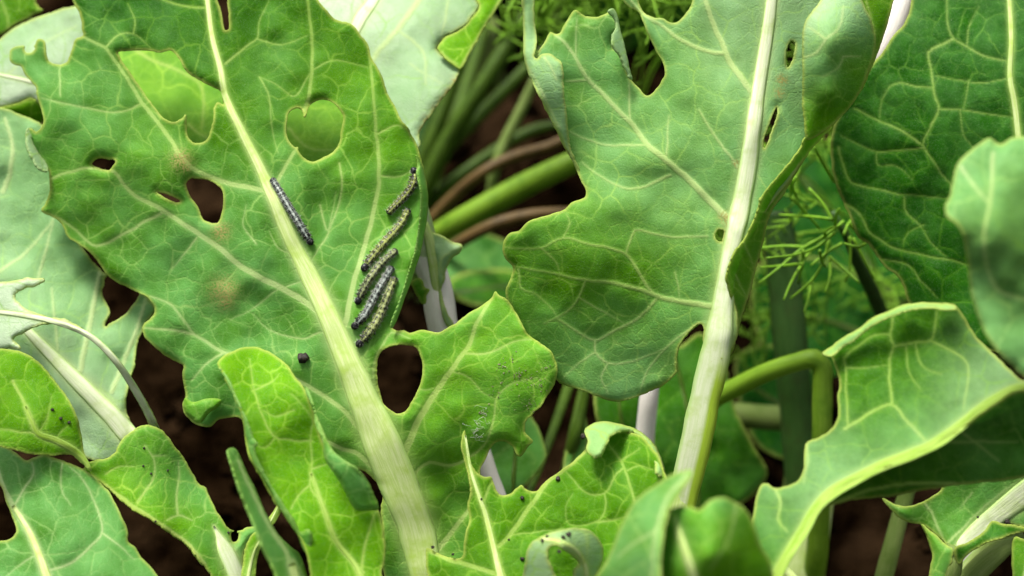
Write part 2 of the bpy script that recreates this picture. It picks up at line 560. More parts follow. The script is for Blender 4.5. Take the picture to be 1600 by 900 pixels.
    for T in part.tolist():
        poly = []
        for k_ in range(3):
            p, q = T[k_], T[(k_ + 1) % 3]
            if vf[p] >= 0:
                poly.append(p)
            if vf[p] * vf[q] < 0:
                poly.append(cutv(p, q))
        for k_ in range(1, len(poly) - 1):
            extra.append((poly[0], poly[k_], poly[k_ + 1]))
    F = np.concatenate([keep, np.array(extra, int).reshape(-1, 3)])
    if cuts:
        C = np.array(cuts); i0, i1, t = C[:, 0].astype(int), C[:, 1].astype(int), C[:, 2]
        for k_ in fields:
            f = fields[k_]
            fields[k_] = np.r_[f, f[i0] * (1 - t) + f[i1] * t]
        fields['edge'][N0:] = rim_amt
    used = np.unique(F)
    rem = np.full(len(fields['x']), -1); rem[used] = np.arange(len(used))
    F = rem[F]
    f = {k_: v[used] for k_, v in fields.items()}
    V = place(f['x'], f['y'], f['D'])
    N = normals(V, F)
    n = len(V)
    # closed sheet with real thickness
    Vb = V - N * (thick * 0.001 * (1 + 1.2 * f['vein']))[:, None]
    ee = np.sort(np.concatenate([F[:, [0, 1]], F[:, [1, 2]], F[:, [2, 0]]]), 1)
    dirE = np.concatenate([F[:, [0, 1]], F[:, [1, 2]], F[:, [2, 0]]])
    key = ee[:, 0].astype(np.int64) * n + ee[:, 1]
    uq, inv, cnt = np.unique(key, return_inverse=True, return_counts=True)
    be = dirE[cnt[inv] == 1]
    rim = np.concatenate([np.stack([be[:, 1], be[:, 0], be[:, 0] + n], -1), np.stack([be[:, 1], be[:, 0] + n, be[:, 1] + n], -1)])
    F2_ = np.concatenate([F, F[:, ::-1] + n, rim])
    at = {k_: np.r_[f[k_], f[k_]] for k_ in ('vein', 'net', 'net2', 'edge', 'scar')}
    lco = np.c_[f['x'] / 100, f['y'] / 100, np.full(n, seed * 0.37)]
    at['lco'] = np.r_[lco, lco + np.array((0, 0, .3))]
    for k_, q in (('bloom', bloom), ('yel', yel), ('pale', pale)):
        if isinstance(q, str):
            w = np.clip(TPS(parse(q))(f['x'], f['y']), 0, 1)
        else:
            w = np.full(n, float(q))
        at[k_] = np.r_[w, w]
    def surf(x, y):
        x, y = np.asarray(x, float), np.asarray(y, float)
        j = np.clip((y - g.y0) / g.h, 0, nj - 1.001); j0 = j.astype(int); fj = j - j0
        def row(jj):
            i = np.clip((x - g.x0) / s - 0.5 * (jj % 2), 0, ni - 1.001); i0 = i.astype(int); fi = i - i0
            return D[jj, i0] * (1 - fi) + D[jj, i0 + 1] * fi
        return row(j0) * (1 - fj) + row(np.minimum(j0 + 1, nj - 1)) * fj
    return np.r_[V, Vb], F2_, at, surf

def leaf(plant, patches, name='leaf', label=None, parent=None):
    """joins the pieces of one leaf blade (its flat part and its folded-over rims) into one mesh"""
    Vs, Fs, As, off = [], [], {}, 0
    for V, F, at, _ in patches:
        Vs.append(V); Fs.append(F + off); off += len(V)
        for k_, a in at.items():
            As.setdefault(k_, []).append(a)
    o = obj(name, np.concatenate(Vs), np.concatenate(Fs), 'leaf', parent or plant, plant.location, {k_: np.concatenate(a) for k_, a in As.items()})
    if label:
        o['label'] = label
    return o

def tube(P, Rr, sides=14, flat=None, cap=True):
    """round tube along world points with a radius (m) at each"""
    P = np.asarray(P, float); n = len(P)
    Rr = np.broadcast_to(np.asarray(Rr, float), (n,))
    T = np.gradient(P, axis=0); T /= np.linalg.norm(T, axis=1, keepdims=True) + 1e-12
    u = np.cross(T[0], (0.3, 0.2, 0.9)); u /= np.linalg.norm(u)
    Us = []
    for t in T:
        u = u - t * (u @ t); u /= np.linalg.norm(u) + 1e-12
        Us.append(u)
    Us = np.array(Us); Ws = np.cross(T, Us)
    a = np.arange(sides) / sides * 2 * math.pi
    V = P[:, None] + Rr[:, None, None] * (np.cos(a)[None, :, None] * Us[:, None] + np.sin(a)[None, :, None] * Ws[:, None])
    return ring_mesh(V, P, a)
def ring_mesh(V, P, a):
    n, sides = V.shape[:2]
    i = np.arange(n - 1)[:, None] * sides
    k_ = np.arange(sides)[None]
    k2 = (k_ + 1) % sides
    F = np.stack([i + k_, i + k2, i + sides + k2, i + sides + k_], -1).reshape(-1, 4)
    F = np.concatenate([F[:, [0, 1, 2]], F[:, [0, 2, 3]]])
    c0, c1 = n * sides, n * sides + 1
    kk = np.arange(sides); kn = (kk + 1) % sides
    F = np.concatenate([F, np.stack([np.full(sides, c0), kn, kk], -1), np.stack([np.full(sides, c1), (n-1)*sides + kk, (n-1)*sides + kn], -1)])
    Vv = np.concatenate([V.reshape(-1, 3), P[:1], P[-1:]])
    L = np.r_[0, np.cumsum(np.linalg.norm(np.diff(P, axis=0), axis=1))] / (MM_PX * 100)
    r = np.linalg.norm(V - P[:, None], axis=2).mean(1) / (MM_PX * 100)
    lco = np.stack([np.repeat(L, sides), (r[:, None] * np.cos(a)[None]).ravel(), (r[:, None] * np.sin(a)[None]).ravel()], -1)
    lco = np.r_[lco, [[L[0], 0, 0]], [[L[-1], 0, 0]]] + np.array((P[0].sum() * 40 % 7, 0, P[0][0] * 30 % 5))
    return Vv, F, {'lco': lco}
def px_tube(name, pts, mat, parent, origin, sides=14, end=None):
    """tube through 'x,y,cm,radius_px'; the radius is the one the photo shows at that depth"""
    Q = spline(parse(pts), 8.0, closed=False)
    P = place(Q[:, 0], Q[:, 1], D0 + Q[:, 2] / 100)
    Rr = Q[:, 3] * TANH * (D0 + Q[:, 2] / 100) / 800
    if end is not None:
        e, re = np.asarray(end[:3], float), end[3]
        t = np.linspace(0, 1, 14)[1:, None]
        d = (P[-1] - P[-4]); d = d / np.linalg.norm(d) * np.linalg.norm(e - P[-1]) * 0.5
        c = (2*t**3-3*t**2+1)*P[-1] + (t**3-2*t**2+t)*d + (-2*t**3+3*t**2)*e + (t**3-t**2)*(e - P[-1])*0.6
        P = np.r_[P, c]; Rr = np.r_[Rr, np.linspace(Rr[-1], re, 13)]
    w = 1 + 0.05 * vnoise(np.arange(len(P)) / 4.0, np.full(len(P), P[0][0] * 50), 3)
    V, F, at = tube(P, Rr * w, sides)
    return obj(name, V, F, mat, parent, origin, at)
def midrib(plant, lf, pts, surf, mat='rib_green', front=0.35, back=0.3, lift=0.0, name='midrib', end=None, lime_from=None):
    """flattened tapering rib following the blade; 'x,y,width_px'"""
    Q = spline(parse(pts), 6.0, closed=False)
    d = surf(Q[:, 0], Q[:, 1])
    kk = np.ones(9) / 9
    d = np.convolve(np.r_[[d[0]]*4, d, [d[-1]]*4], kk, 'valid')
    P = place(Q[:, 0], Q[:, 1], d - lift * 0.001)
    hw = Q[:, 2] / 2 * TANH * d / 800
    fr = np.full(len(P), front)
    if end is not None:
        e, re = np.asarray(end[:3], float), end[3]
        t = np.linspace(0, 1, 14)[1:, None]
        dd = (P[-1] - P[-4]); dd = dd / np.linalg.norm(dd) * np.linalg.norm(e - P[-1]) * 0.5
        c = (2*t**3-3*t**2+1)*P[-1] + (t**3-2*t**2+t)*dd + (-2*t**3+3*t**2)*e + (t**3-t**2)*(e - P[-1])*0.6
        P = np.r_[P, c]; hw = np.r_[hw, np.linspace(hw[-1], re, 13)]; fr = np.r_[fr, np.linspace(front, 0.9, 13)]
    T = np.gradient(P, axis=0); T /= np.linalg.norm(T, axis=1, keepdims=True)
    toC = _c - P; toC /= np.linalg.norm(toC, axis=1, keepdims=True)
    lat = np.cross(T, toC); lat /= np.linalg.norm(lat, axis=1, keepdims=True)
    up = np.cross(lat, T)
    a = np.arange(22) / 22 * 2 * math.pi
    sa, ca = np.sin(a), np.cos(a)
    wv = 1 + 0.14 * vnoise(np.arange(len(P)) / 5.0, np.full(len(P), Q[0, 0]), 4)
    V = P[:, None] + (hw * wv)[:, None, None] * (ca[None, :, None] * lat[:, None] + (fr[:, None] * sa[None])[..., None] * up[:, None])
    # over the blade the rib is draped on the blade's own surface, so that its sides run out into it
    nq = len(Q)
    tq = np.gradient(Q[:, :2], axis=0); tq /= np.linalg.norm(tq, axis=1, keepdims=True) + 1e-9
    nx_, ny_ = -tq[:, 1], tq[:, 0]
    if (lat[0] @ np.array((1., 0, 0))) * nx_[0] - (lat[0] @ _up) * ny_[0] < 0:
        nx_, ny_ = -nx_, -ny_
    ww = (Q[:, 2] / 2 * wv[:nq])[:, None] * ca[None]
    bx, by = Q[:, :1] + nx_[:, None] * ww, Q[:, 1:2] + ny_[:, None] * ww
    dd = surf(bx, by)
    dd = d[:, None] + (dd - d[:, None]) * 0.9
    hp = np.where(sa[None] >= -1e-6, front * np.abs(sa)[None]**0.8, -back * np.abs(sa)[None])
    draped = place(bx, by, dd - hp * hw[:nq, None] - 0.00012 - lift * 0.0001)
    mixw = np.ones(nq)
    if end is not None:
        mixw[-6:] = np.linspace(1, 0, 6)
    V[:nq] = draped * mixw[:, None, None] + V[:nq] * (1 - mixw)[:, None, None]
    Vv, F, at = ring_mesh(V, P, a)
    at['side'] = np.r_[np.tile(np.where(sa > -0.01, np.abs(ca), 1.0), len(P)), 1, 1]
    if lime_from is not None:                            # the petiole's flank stays green below this height in the photo
        lm = np.zeros((len(P), len(a)))
        lm[:nq] = np.clip((Q[:, 1:2] - lime_from) / 60, 0, 1)
        lm[nq:] = 1
        right = np.sign(lat[0] @ np.array((1., 0, 0))) * ca[None]
        at['lime'] = np.r_[(lm * np.clip((right - 0.15) / 0.2, 0, 1)).ravel(), 0, 0]
    return obj(name, Vv, F, mat, lf, plant.location, at)

# ------------------------------------------------------------------ ground
def ground_z(x, y):
    return (vnoise(x * 9, y * 9, 1) * 0.030 + vnoise(x * 24, y * 24, 2) * 0.022 + vnoise(x * 70, y * 70, 3) * 0.010 + vnoise(x * 190, y * 190, 4) * 0.004)
gx = np.r_[-40, -12, -4, -1.6, np.linspace(-0.8, 0.8, 200), 1.6, 4, 12, 40]
gy = np.r_[-40, -12, -3, -0.5, np.linspace(0.2, 1.9, 210), 2.6, 4, 9, 20, 60]
GX, GY = np.meshgrid(gx, gy)
GZ = ground_z(GX, GY)
ii = np.arange(len(gx) * len(gy)).reshape(len(gy), len(gx))
GF = np.stack([ii[:-1, :-1], ii[:-1, 1:], ii[1:, 1:], ii[1:, :-1]], -1).reshape(-1, 4)
ground = obj('ground', np.stack([GX, GY, GZ], -1).reshape(-1, 3), GF, 'soil')
ground['kind'] = 'structure'
def blob(rng, c, r, rough=0.35, n=7, m=10, sq=0.8):
    th = np.linspace(0, math.pi, n)[:, None]; ph = np.linspace(0, 2 * math.pi, m, endpoint=False)[None]
    rr = r * (1 + rough * (rng.rand(n, m) - 0.5) * 2)
    rr[0] = rr[0, 0]; rr[-1] = rr[-1, 0]
    V = np.stack([rr * np.sin(th) * np.cos(ph), rr * np.sin(th) * np.sin(ph), sq * rr * np.cos(th) * np.ones_like(ph)], -1) + np.asarray(c)
    i = np.arange(n - 1)[:, None] * m; k_ = np.arange(m)[None]; k2 = (k_ + 1) % m
    F = np.stack([i + k_, i + m + k_, i + m + k2, i + k2], -1).reshape(-1, 4)
    return V.reshape(-1, 3), F
rng = np.random.RandomState(4)
Vs, Fs, off = [], [], 0
for k_ in range(1500):
    x, y = rng.uniform(-0.55, 0.55), rng.uniform(0.42, 1.35)
    r = 0.002 + 0.011 * rng.rand()**3
    V, F = blob(rng, (x, y, float(ground_z(np.array(x), np.array(y))) + r * 0.25), r)
    Vs.append(V); Fs.append(F + off); off += len(V)
clods = obj('soil_clods', np.concatenate(Vs), np.concatenate(Fs), 'soil', smooth=False)
clods['kind'] = 'stuff'
tag(clods, 'loose dark brown soil crumbs lying over the bed', 'soil')

def root(x, y):
    return np.array((x, y, float(ground_z(np.array(x), np.array(y)))))
def stalk(plant, h=0.09, r=0.011):
    b = np.array(plant.location)
    P = np.array([b + (0, 0, -0.015), b + (0.001, 0, h * .3), b + (-0.001, 0.002, h * .7), b + (0, 0, h)])
    P = spline(np.c_[P], 0.004, closed=False)
    V, F, at = tube(P, np.linspace(r * 1.25, r * 0.9, len(P)), 14)
    return obj('stalk', V, F, 'stalk_pale', plant, b, at)
def crown_of(plant, h=0.085):
    return np.array(plant.location) + (0, 0, h)
def to(plant, r, h=0.085):
    return tuple(crown_of(plant, h)) + (r,)

# ------------------------------------------------------------------ the gnawed plant with the caterpillars
A = thing('cabbage_plant', 'cabbage plant with the gnawed broad leaf the caterpillars sit on', 'cabbage plant', root(-0.03, 0.40))
stalk(A)
L1_D = '660,890,1.2 640,780,0.6 520,510,0 425,300,0.1 340,90,1.0 320,0,1.6 60,330,2.8 20,80,2.8 90,230,1.9 660,300,0.9 600,120,1.2 560,430,0.2 860,570,-0.6 770,460,-0.2 720,640,-0.3 780,720,0.4 700,840,1.2 240,480,1.9 310,650,1.7 300,400,1.0 470,650,0.5 400,650,0.8 400,500,0.5 350,570,1.0 200,130,1.3 600,930,1.8'
L1_RIB = '308,-70,6 320,-25,7 332,60,8 345,110,9 352,150,10 375,200,12 405,260,15 425,305,19 455,375,23 490,445,29 520,510,34 550,580,42 575,640,50 602,705,58 628,770,58 648,820,56 660,870,50 668,915,46'
L1 = patch(
    '165,-58 125,-42 113,-22 113,0 122,15 127,30 127,45 129,55 118,61 113,75 105,95 97,100 88,100 76,95 72,85 70,66 66,61 58,62 54,70 40,71 25,73 16,79 16,95 22,101 33,105 40,117 50,130 57,136 57,150 63,170 68,185 66,196 56,206 49,201 42,203 40,215 45,235 53,250 65,264 75,266 77,285 77,300 72,315 64,330 85,340 97,352 105,370 120,380 140,395 150,405 157,415 165,427 180,440 195,447 215,457 230,465 240,479 240,489 234,498 222,512 225,525 233,535 245,545 260,557 275,565 287,572 285,585 287,600 290,620 285,631 288,645 298,658 310,664 326,667 334,663 341,656 355,653 372,652 390,668 420,690 470,700 520,720 556,733 570,737 583,748 593,757 598,775 595,795 597,830 600,900 620,930 700,930 740,860 760,790 750,737 758,718 765,703 775,692 788,690 800,698 812,713 826,696 833,690 821,676 821,661 835,645 845,635 858,615 866,600 871,585 871,573 868,564 862,550 850,540 835,530 825,522 813,500 800,478 790,466 781,461 774,455 766,467 750,480 735,487 715,502 697,514 680,519 660,516 640,520 632,516 620,517 613,513 617,505 625,485 632,465 640,445 648,420 655,400 660,375 665,350 668,325 668,300 665,275 660,255 656,240 650,222 640,205 628,190 620,170 610,155 603,140 597,120 590,105 580,90 578,80 572,65 562,52 550,38 535,33 522,28 510,15 498,0 490,-22 465,-48 400,-66 300,-76 220,-72',
    L1_D,
    veins='10>5 425,300 390,293 350,285 300,262 280,240 255,200 220,158 200,125 180,95 165,75 130,58|'
          '12>5 497,487 470,468 440,450 400,430 370,412 340,385 310,365 280,345 255,330 245,322 222,313 205,300 190,283 178,268 150,262 110,268 77,280|'
          '6>4 255,332 225,347 190,368 150,384 120,360 95,342 66,330|4>2 308,372 285,400 268,420|'
          '10>4 578,682 560,668 540,645 515,625 480,602 440,580 400,566 350,550 325,535 302,522 290,505 265,475 235,464|'
          '6>4 302,522 270,515 225,513|5>3 350,550 320,570 300,595|'
          '10>6 582,730 570,718 555,706 535,702 510,690 480,690|'
          '9>5 425,302 432,285 455,245 469,225|7>5 474,172 482,155 487,110 487,60 483,20 478,-20|'
          '12>4 528,532 537,510 545,480 553,440 565,400 580,345 590,300 592,270 588,210 585,170 580,110 577,80 572,62|'
          '7>3 596,650 590,625 583,590 588,558 600,535 612,520 640,528|'
          '15>5 625,722 640,690 650,665 670,630 690,600 715,565 735,535 745,505 760,480 772,458|'
          '5>3 725,553 760,552 800,535 830,530|3>2 705,580 735,590 750,610 775,625|'
          '7>3 643,750 655,732 672,723 700,728 715,724 740,710 760,690 772,655 775,625 800,600 840,590|'
          '12>7 680,862 700,838 735,793|'
          '5>2 352,100 370,85 390,68 402,58 405,35 420,0|5>4 320,12 295,10 275,7 245,-4|'
          '4>3 222,160 200,172 170,175 130,168 65,153|3>2 95,150 93,110 96,99|4>2 165,74 185,55 208,52 235,75|3>2 208,52 210,30 200,5|'
          '3>2 405,120 420,150 425,200 435,240|4>2 500,320 512,360 525,300|4>3 530,255 535,290 525,330 510,370 490,400 480,420|'
          '3>2 400,60 440,70 480,55|3>2 487,110 520,95 575,105|3>2 487,110 460,150 430,130 405,120|4>2 590,210 620,195 640,205|4>2 592,275 625,275 655,260|'
          '3>2 400,380 380,350 385,320|3>2 470,440 430,455 400,480 360,500|4>2 480,395 440,390 420,360|4>2 500,520 470,530 420,515 395,490|3>2 640,600 665,610 690,602',
    holes=('341,-14 349,-18 354,-10 355,0 357,25 357,45 351,47 348,35 345,15 340,0', '185,82 200,80 215,79 232,79 250,82 265,78 275,85 283,98 292,113 305,122 325,133 344,142 348,155 349,163 340,160 335,167 333,185 328,205 322,219 312,224 300,222 293,210 292,190 290,178 283,185 270,190 257,185 245,172 232,155 222,140 210,122 198,105 188,90',
           '448,190 452,175 465,169 473,173 475,186 480,173 487,162 500,156 515,158 528,168 536,182 533,200 530,222 522,235 508,245 492,252 480,250 470,242 466,233 470,225 462,230 452,220 447,205',
           '291,287 300,279 320,281 335,286 345,294 348,306 347,330 342,345 337,349 325,347 317,342 310,325 300,310 292,296',
           '590,590 589,570 595,551 605,543 617,539 645,541 655,552 660,570 658,590 654,606 645,625 635,641 629,645 618,645 610,640 600,630 594,612',
           '143,256 155,248 170,249 180,251 175,262 169,266 156,262', '38,74 47,72 54,75 50,81 42,82', '246,301 262,304 281,314 275,316 258,309'),
    s=1.6, bloom='60,100,.55 60,300,.25 120,200,.5 250,380,.6 380,330,.55 300,450,.65 420,60,.08 520,150,.06 560,300,.3 450,480,.6 380,560,.6 620,420,.5 720,560,.1 800,600,.2 700,720,.18 600,880,.4 200,40,.05 250,250,.25',
    yel='60,100,.25 200,60,.1 300,300,.4 480,100,.35 560,240,.6 300,640,.3 560,450,.6 720,600,.8 800,580,.9 660,830,.75 250,260,.55 110,290,.5', und=2.7, bulge=0.6, cell=44, ridge=-0.15, scars='283,250,16 345,362,14 350,455,22 352,470,14 290,262,8', tilt=2.6, curl=2.0, rib=L1_RIB)
L1e = patch('649,240 656,250 661,262 666,285 669,305 669,325 666,350 661,375 656,400 649,420 641,445 633,465 626,485 618,505 612,514 610,508 617,488 625,466 633,445 641,420 647,398 652,375 656,350 658,322 658,302 654,285 650,270 652,258', '650,242,0.1 668,300,0.2 658,300,-0.4 660,375,0.0 651,375,-0.5 620,490,-0.4', s=1.6, bloom=.75, yel=.5, und=.3, bulge=.1, cell=60, curl=1.5, curl_w=6, tilt=2.6, jag=.15, rim_amt=.35)
L1g = patch('289,622 300,628 315,625 330,622 346,625 342,635 326,646 313,661 300,656 288,643', '289,622,1.2 346,625,1.0 300,655,1.1 320,635,0.7', s=1.6, bloom=.5, yel=.8, und=.2, bulge=.2, cell=24, curl=1.5, curl_w=6, tilt=2.6, rim_amt=.35)
L1h = patch('42,203 49,199 55,206 50,216 56,231 66,246 76,262 73,269 60,263 48,246 40,222', '45,203,2.2 55,235,2.0 74,265,2.2', s=1.6, bloom=.5, yel=.8, pale=.5, und=.2, bulge=.1, cell=24, curl=1.5, curl_w=6, tilt=2.6, rim_amt=.35)
l1 = leaf(A, [L1, L1e, L1g, L1h], label='broad upright leaf riddled with gnawed holes')
midrib(A, l1, L1_RIB,
       L1[3], 'rib_green', front=0.16, back=0.35, lift=0.1, end=to(A, 0.005))

L2_RIB = '486,740,3 505,793,4.5 525,845,5.5 556,885,6.5 575,935,10'
L2 = patch('340,568 350,556 370,546 395,541 410,545 430,555 448,570 462,590 475,605 488,640 500,680 520,720 550,750 580,785 592,800 600,840 602,870 596,892 598,935 500,935 480,870 470,845 450,815 430,785 410,750 395,725 385,700 382,680 378,650 365,620 350,588',
           '345,570,-3.6 400,545,-2.2 470,605,-4.0 590,800,-5.2 600,930,-5.4 380,680,-4.6 470,850,-5.6 480,720,-4.0 540,860,-4.8',
           veins='6>3 568,895 555,880 525,845 515,815 505,793 495,775 484,757 487,730 485,690 487,655 470,630 455,615|4>3 484,757 470,770 455,795|4>2 487,733 515,723|6>4 566,888 570,850 580,820 586,800|4>3 487,690 460,688 430,682 410,650 395,600 390,560|3>2 430,682 415,700 400,695|3>2 395,610 420,600 435,585|3>2 460,640 430,650 410,640',
           s=1.6, bloom=.0, yel=.85, und=1.2, bulge=0.6, cell=40, ridge=-.2, curl=1, rib=L2_RIB)
L2e = patch('476,602 482,610 488,625 495,650 506,675 512,690 522,706 540,720 560,735 576,755 590,785 592,796 575,798 555,795 540,770 525,745 507,716 504,690 492,662 490,640 480,618',
            '476,602,-4.2 590,795,-5.6 500,690,-5.2 540,735,-5.9 530,760,-5.6', s=2.2, bloom=.75, yel=.4, und=.8, bulge=.2, cell=30, curl=2.5, curl_w=10, rim_amt=.35)
L2f = patch('342,575 352,592 366,622 379,652 384,685 397,725 412,750 432,786 452,816 466,840 477,864 486,852 488,836 480,826 470,832 458,812 440,785 421,752 408,728 398,705 402,692 396,684 388,660 372,625 356,590',
            '342,575,-4.4 380,660,-5.2 430,780,-5.3 480,850,-5.6', s=2.2, bloom=.75, yel=.4, und=.4, bulge=.1, cell=30, curl=1.2, curl_w=8, rim_amt=.35)
l2 = leaf(A, [L2, L2e, L2f], label='small bright leaf with rolled wavy margins')
midrib(A, l2, L2_RIB, L2[3], 'rib_lime', .3, .3, end=to(A, 0.004))
L2b_RIB = '455,880,12 462,905,14 470,940,16'
L2b = patch('356,703 364,699 372,706 385,735 400,765 415,800 435,835 455,855 468,865 480,900 487,935 445,935 428,890 408,850 393,810 376,770 363,730',
            '360,703,-5.5 400,790,-6.5 470,930,-7.5', s=2.6, bloom=.8, yel=.5, und=.8, bulge=.3, cell=40, curl=2, curl_w=14, jag=.2,
            veins='6>8 372,720 395,770 420,820 450,870 466,935', rib=L2b_RIB, rim_amt=.35)
l2b = leaf(A, [L2b], label='narrow greyish leaf seen nearly edge-on')
midrib(A, l2b, L2b_RIB, L2b[3], 'rib_green', .4, .4, end=to(A, 0.003))
L2c_RIB = '437,786,2 415,830,3 398,860,4 388,900,6 384,940,8'
L2c = patch('438,783 443,788 432,812 414,838 405,862 400,890 398,935 374,935 378,890 382,862 392,838 410,822 428,797', '438,783,-0.5 390,870,-1.5 385,935,-2', s=2.6, bloom=.1, yel=.8, und=.5, bulge=.2, cell=30, curl=1, rib=L2c_RIB)
l2c = leaf(A, [L2c], label='short bright green strap-like leaf')
midrib(A, l2c, L2c_RIB, L2c[3], 'rib_green', .3, .3, end=to(A, 0.003))

L3_RIB = '727,680,3 736,735,5 750,780,6 758,802,7 770,850,8 790,935,12'
L3 = patch('722,680 726,672 730,690 734,715 745,738 755,745 768,745 772,755 780,772 795,772 808,762 815,757 822,765 838,767 850,754 870,739 895,721 915,702 925,690 950,676 975,674 1000,681 1015,695 1028,712 1037,735 1045,762 1035,800 1000,850 970,935 690,935 669,900 665,880 667,856 680,862 700,870 718,872 724,865 725,845 730,825 733,810 730,790 735,770 733,750 725,720 720,697',
           '725,675,-1.5 730,780,-2.2 670,865,-2.6 770,900,-3.0 800,770,-1.6 850,760,-1.6 915,700,-1.5 1030,720,-3.5 960,690,-1.3 900,800,-2.2 1000,800,-3.4 900,920,-3.4 1000,900,-4',
           veins='9>7 795,838 820,802 840,776 856,753 880,735 917,703|6>11 727,690 736,735 750,780 758,802 770,850 788,905|6>3 756,782 764,762 770,748|8>9 668,858 690,870 720,880 775,897|8>7 772,858 785,848 798,835|'
                 '5>4 995,795 983,755 972,722 955,700 948,690|4>3 975,730 960,745 945,770 915,770 885,738|3>2 945,770 945,800 930,815 890,820 884,790 895,772|4>3 930,815 960,812 985,805|3>2 800,835 830,832 850,830 880,825|3>2 980,735 1000,728 1020,735|3>2 972,720 1000,700',
           s=1.6, bloom=.02, yel=.5, und=1.6, bulge=1.0, cell=40, ridge=-.1, curl=1.2, rib=L3_RIB)
L3e = patch('915,702 918,690 914,672 925,662 940,658 965,662 990,669 1010,681 1025,698 1033,715 1039,735 1034,746 1024,738 1022,715 1012,697 1000,683 985,675 965,676 955,683 947,700 940,712 930,716',
            '915,690,-2.0 930,661,-1.5 990,668,-1.5 1037,735,-3.6 940,712,-3.2 965,678,-2.6 1005,690,-2.6 1024,735,-4.2', s=2.2, bloom=.25, yel=1, pale=.3, und=.6, bulge=.3, cell=32, curl=3, curl_w=10)
l3 = leaf(A, [L3, L3e], label='low gnawed leaf with its top margin rolled over')
midrib(A, l3, L3_RIB, L3[3], 'rib_green', .3, .3, end=to(A, 0.004))
L3b_RIB = '845,842,5 880,848,6 905,865,7 916,890,8 920,940,10'
L3b = patch('821,935 821,872 828,850 845,838 870,829 900,825 920,827 934,840 943,857 941,880 930,905 925,935',
            '821,900,-4.8 835,845,-5.6 900,827,-5.0 940,860,-3.6 930,920,-3.8 880,850,-6.6 875,920,-6.0',
            holes=('855,872 857,857 868,852 882,860 897,870 905,882 898,890 893,905 870,902 862,888',), s=2.2, bloom=.4, yel=.8, pale=.45, und=.8, bulge=.3, cell=26, cell2=12, curl=2,
            veins='5>4 845,842 880,848 905,865 915,885 918,930|5>3 915,828 918,860 917,890', rib=L3b_RIB)
L3c = patch('848,880 860,850 885,850 905,870 905,900 890,925 862,920', '848,880,-3.8 905,870,-3.6 880,925,-3.6', s=3, bloom=.2, yel=.7, und=.6, cell=26)
l3b = leaf(A, [L3b, L3c], label='small pale curled leaf with a gnawed opening')
midrib(A, l3b, L3b_RIB, L3b[3], 'rib_green', .4, .3, end=to(A, 0.003))

# ------------------------------------------------------------------ left plant over bare soil
B = thing('cabbage_plant', 'cabbage plant with whitish gnawed leaf remains and folded leaves above bare soil', 'cabbage plant', root(-0.118, 0.385))
stalk(B)
T3_RIB = '36,510,12 75,550,19 115,590,25 150,625,29 180,655,31 210,692,33 262,760,32 320,830,30 370,905,28'
T3 = patch('-20,165 30,178 75,205 110,350 160,425 200,440 243,480 228,505 214,540 210,570 201,600 197,640 207,670 200,700 170,720 130,712 60,640 0,570 -40,540 -100,470 -130,370 -115,260 -70,190',
           '-20,170,7.0 70,210,6.2 100,340,6.0 200,450,5.0 240,485,4.6 0,400,5.2 40,520,3.6 130,500,4.6 205,670,2.8 120,600,3.2 -20,545,4.4',
           holes=('170,426 161,448 160,462 168,475 172,490 164,504 164,510 173,505 186,498 200,485 212,470 217,455 200,440',),
           veins='10>7 125,580 135,530 145,480 155,430 162,410|9>6 175,612 195,560 215,510 228,468|6>4 -10,430 40,395 75,355 90,330|5>4 58,440 75,380 82,345|9>6 5,300 15,270 20,230 8,185|5>4 90,545 85,490 80,450',
           s=2.6, bloom=.9, yel=.2, pale='0,350,.25 100,450,.2 60,600,.45 190,600,.3 60,230,.15', und=3.2, bulge=.7, cell=60, ridge=.8, netw=1.1, rib=T3_RIB)
t3 = leaf(B, [T3], label='greyish green leaf with a white rib behind the gnawed leaf')
midrib(B, t3, T3_RIB, lambda x, y: T3[3](x, np.minimum(y, 700)) + np.clip((np.asarray(y) - 690) / 60, 0, 1) * 0.012, 'rib_white', .35, .3, end=to(B, 0.005))
LW_RIB = '-20,485,6 40,493,7 90,504,9 140,525,10 180,563,11 213,612,12 236,655,13 252,690,15 305,780,14 365,890,13'
LW = patch('-70,455 -20,438 0,440 25,437 45,434 66,435 70,438 55,447 35,453 23,463 31,475 50,487 75,495 105,500 130,514 160,535 180,560 195,583 210,604 226,620 240,645 246,664 246,676 238,676 232,664 222,640 205,607 190,578 170,557 145,533 120,519 95,509 75,504 55,510 40,517 22,530 31,540 32,545 18,546 -30,548 -75,530 -90,490',
           '-20,440,2.5 60,437,2.0 0,545,2.0 100,503,1.0 180,565,0.8 240,660,2.6', s=2.2, bloom=.9, yel=.2, pale=.95, und=1.2, bulge=.3, cell=44, curl=1.0, curl_w=8, ridge=.4, thick=.9, jag=1.2,
           veins='6>6 -15,490 40,495 90,505 140,525 180,562 215,615 240,660', scars='150,533,10 185,570,9 205,600,8 225,632,8', rib=LW_RIB)
lw = leaf(B, [LW], label='whitish leaf eaten down to a curved strip')
midrib(B, lw, LW_RIB, lambda x, y: LW[3](x, np.minimum(y, 664)) + np.clip((np.asarray(y) - 660) / 60, 0, 1) * 0.028, 'rib_white', .5, .3, end=to(B, 0.003))
LB_RIB = '40,635,5 50,660,6 60,678,8 85,687,9 110,700,10 128,714,10 138,729,7 142,736,3'
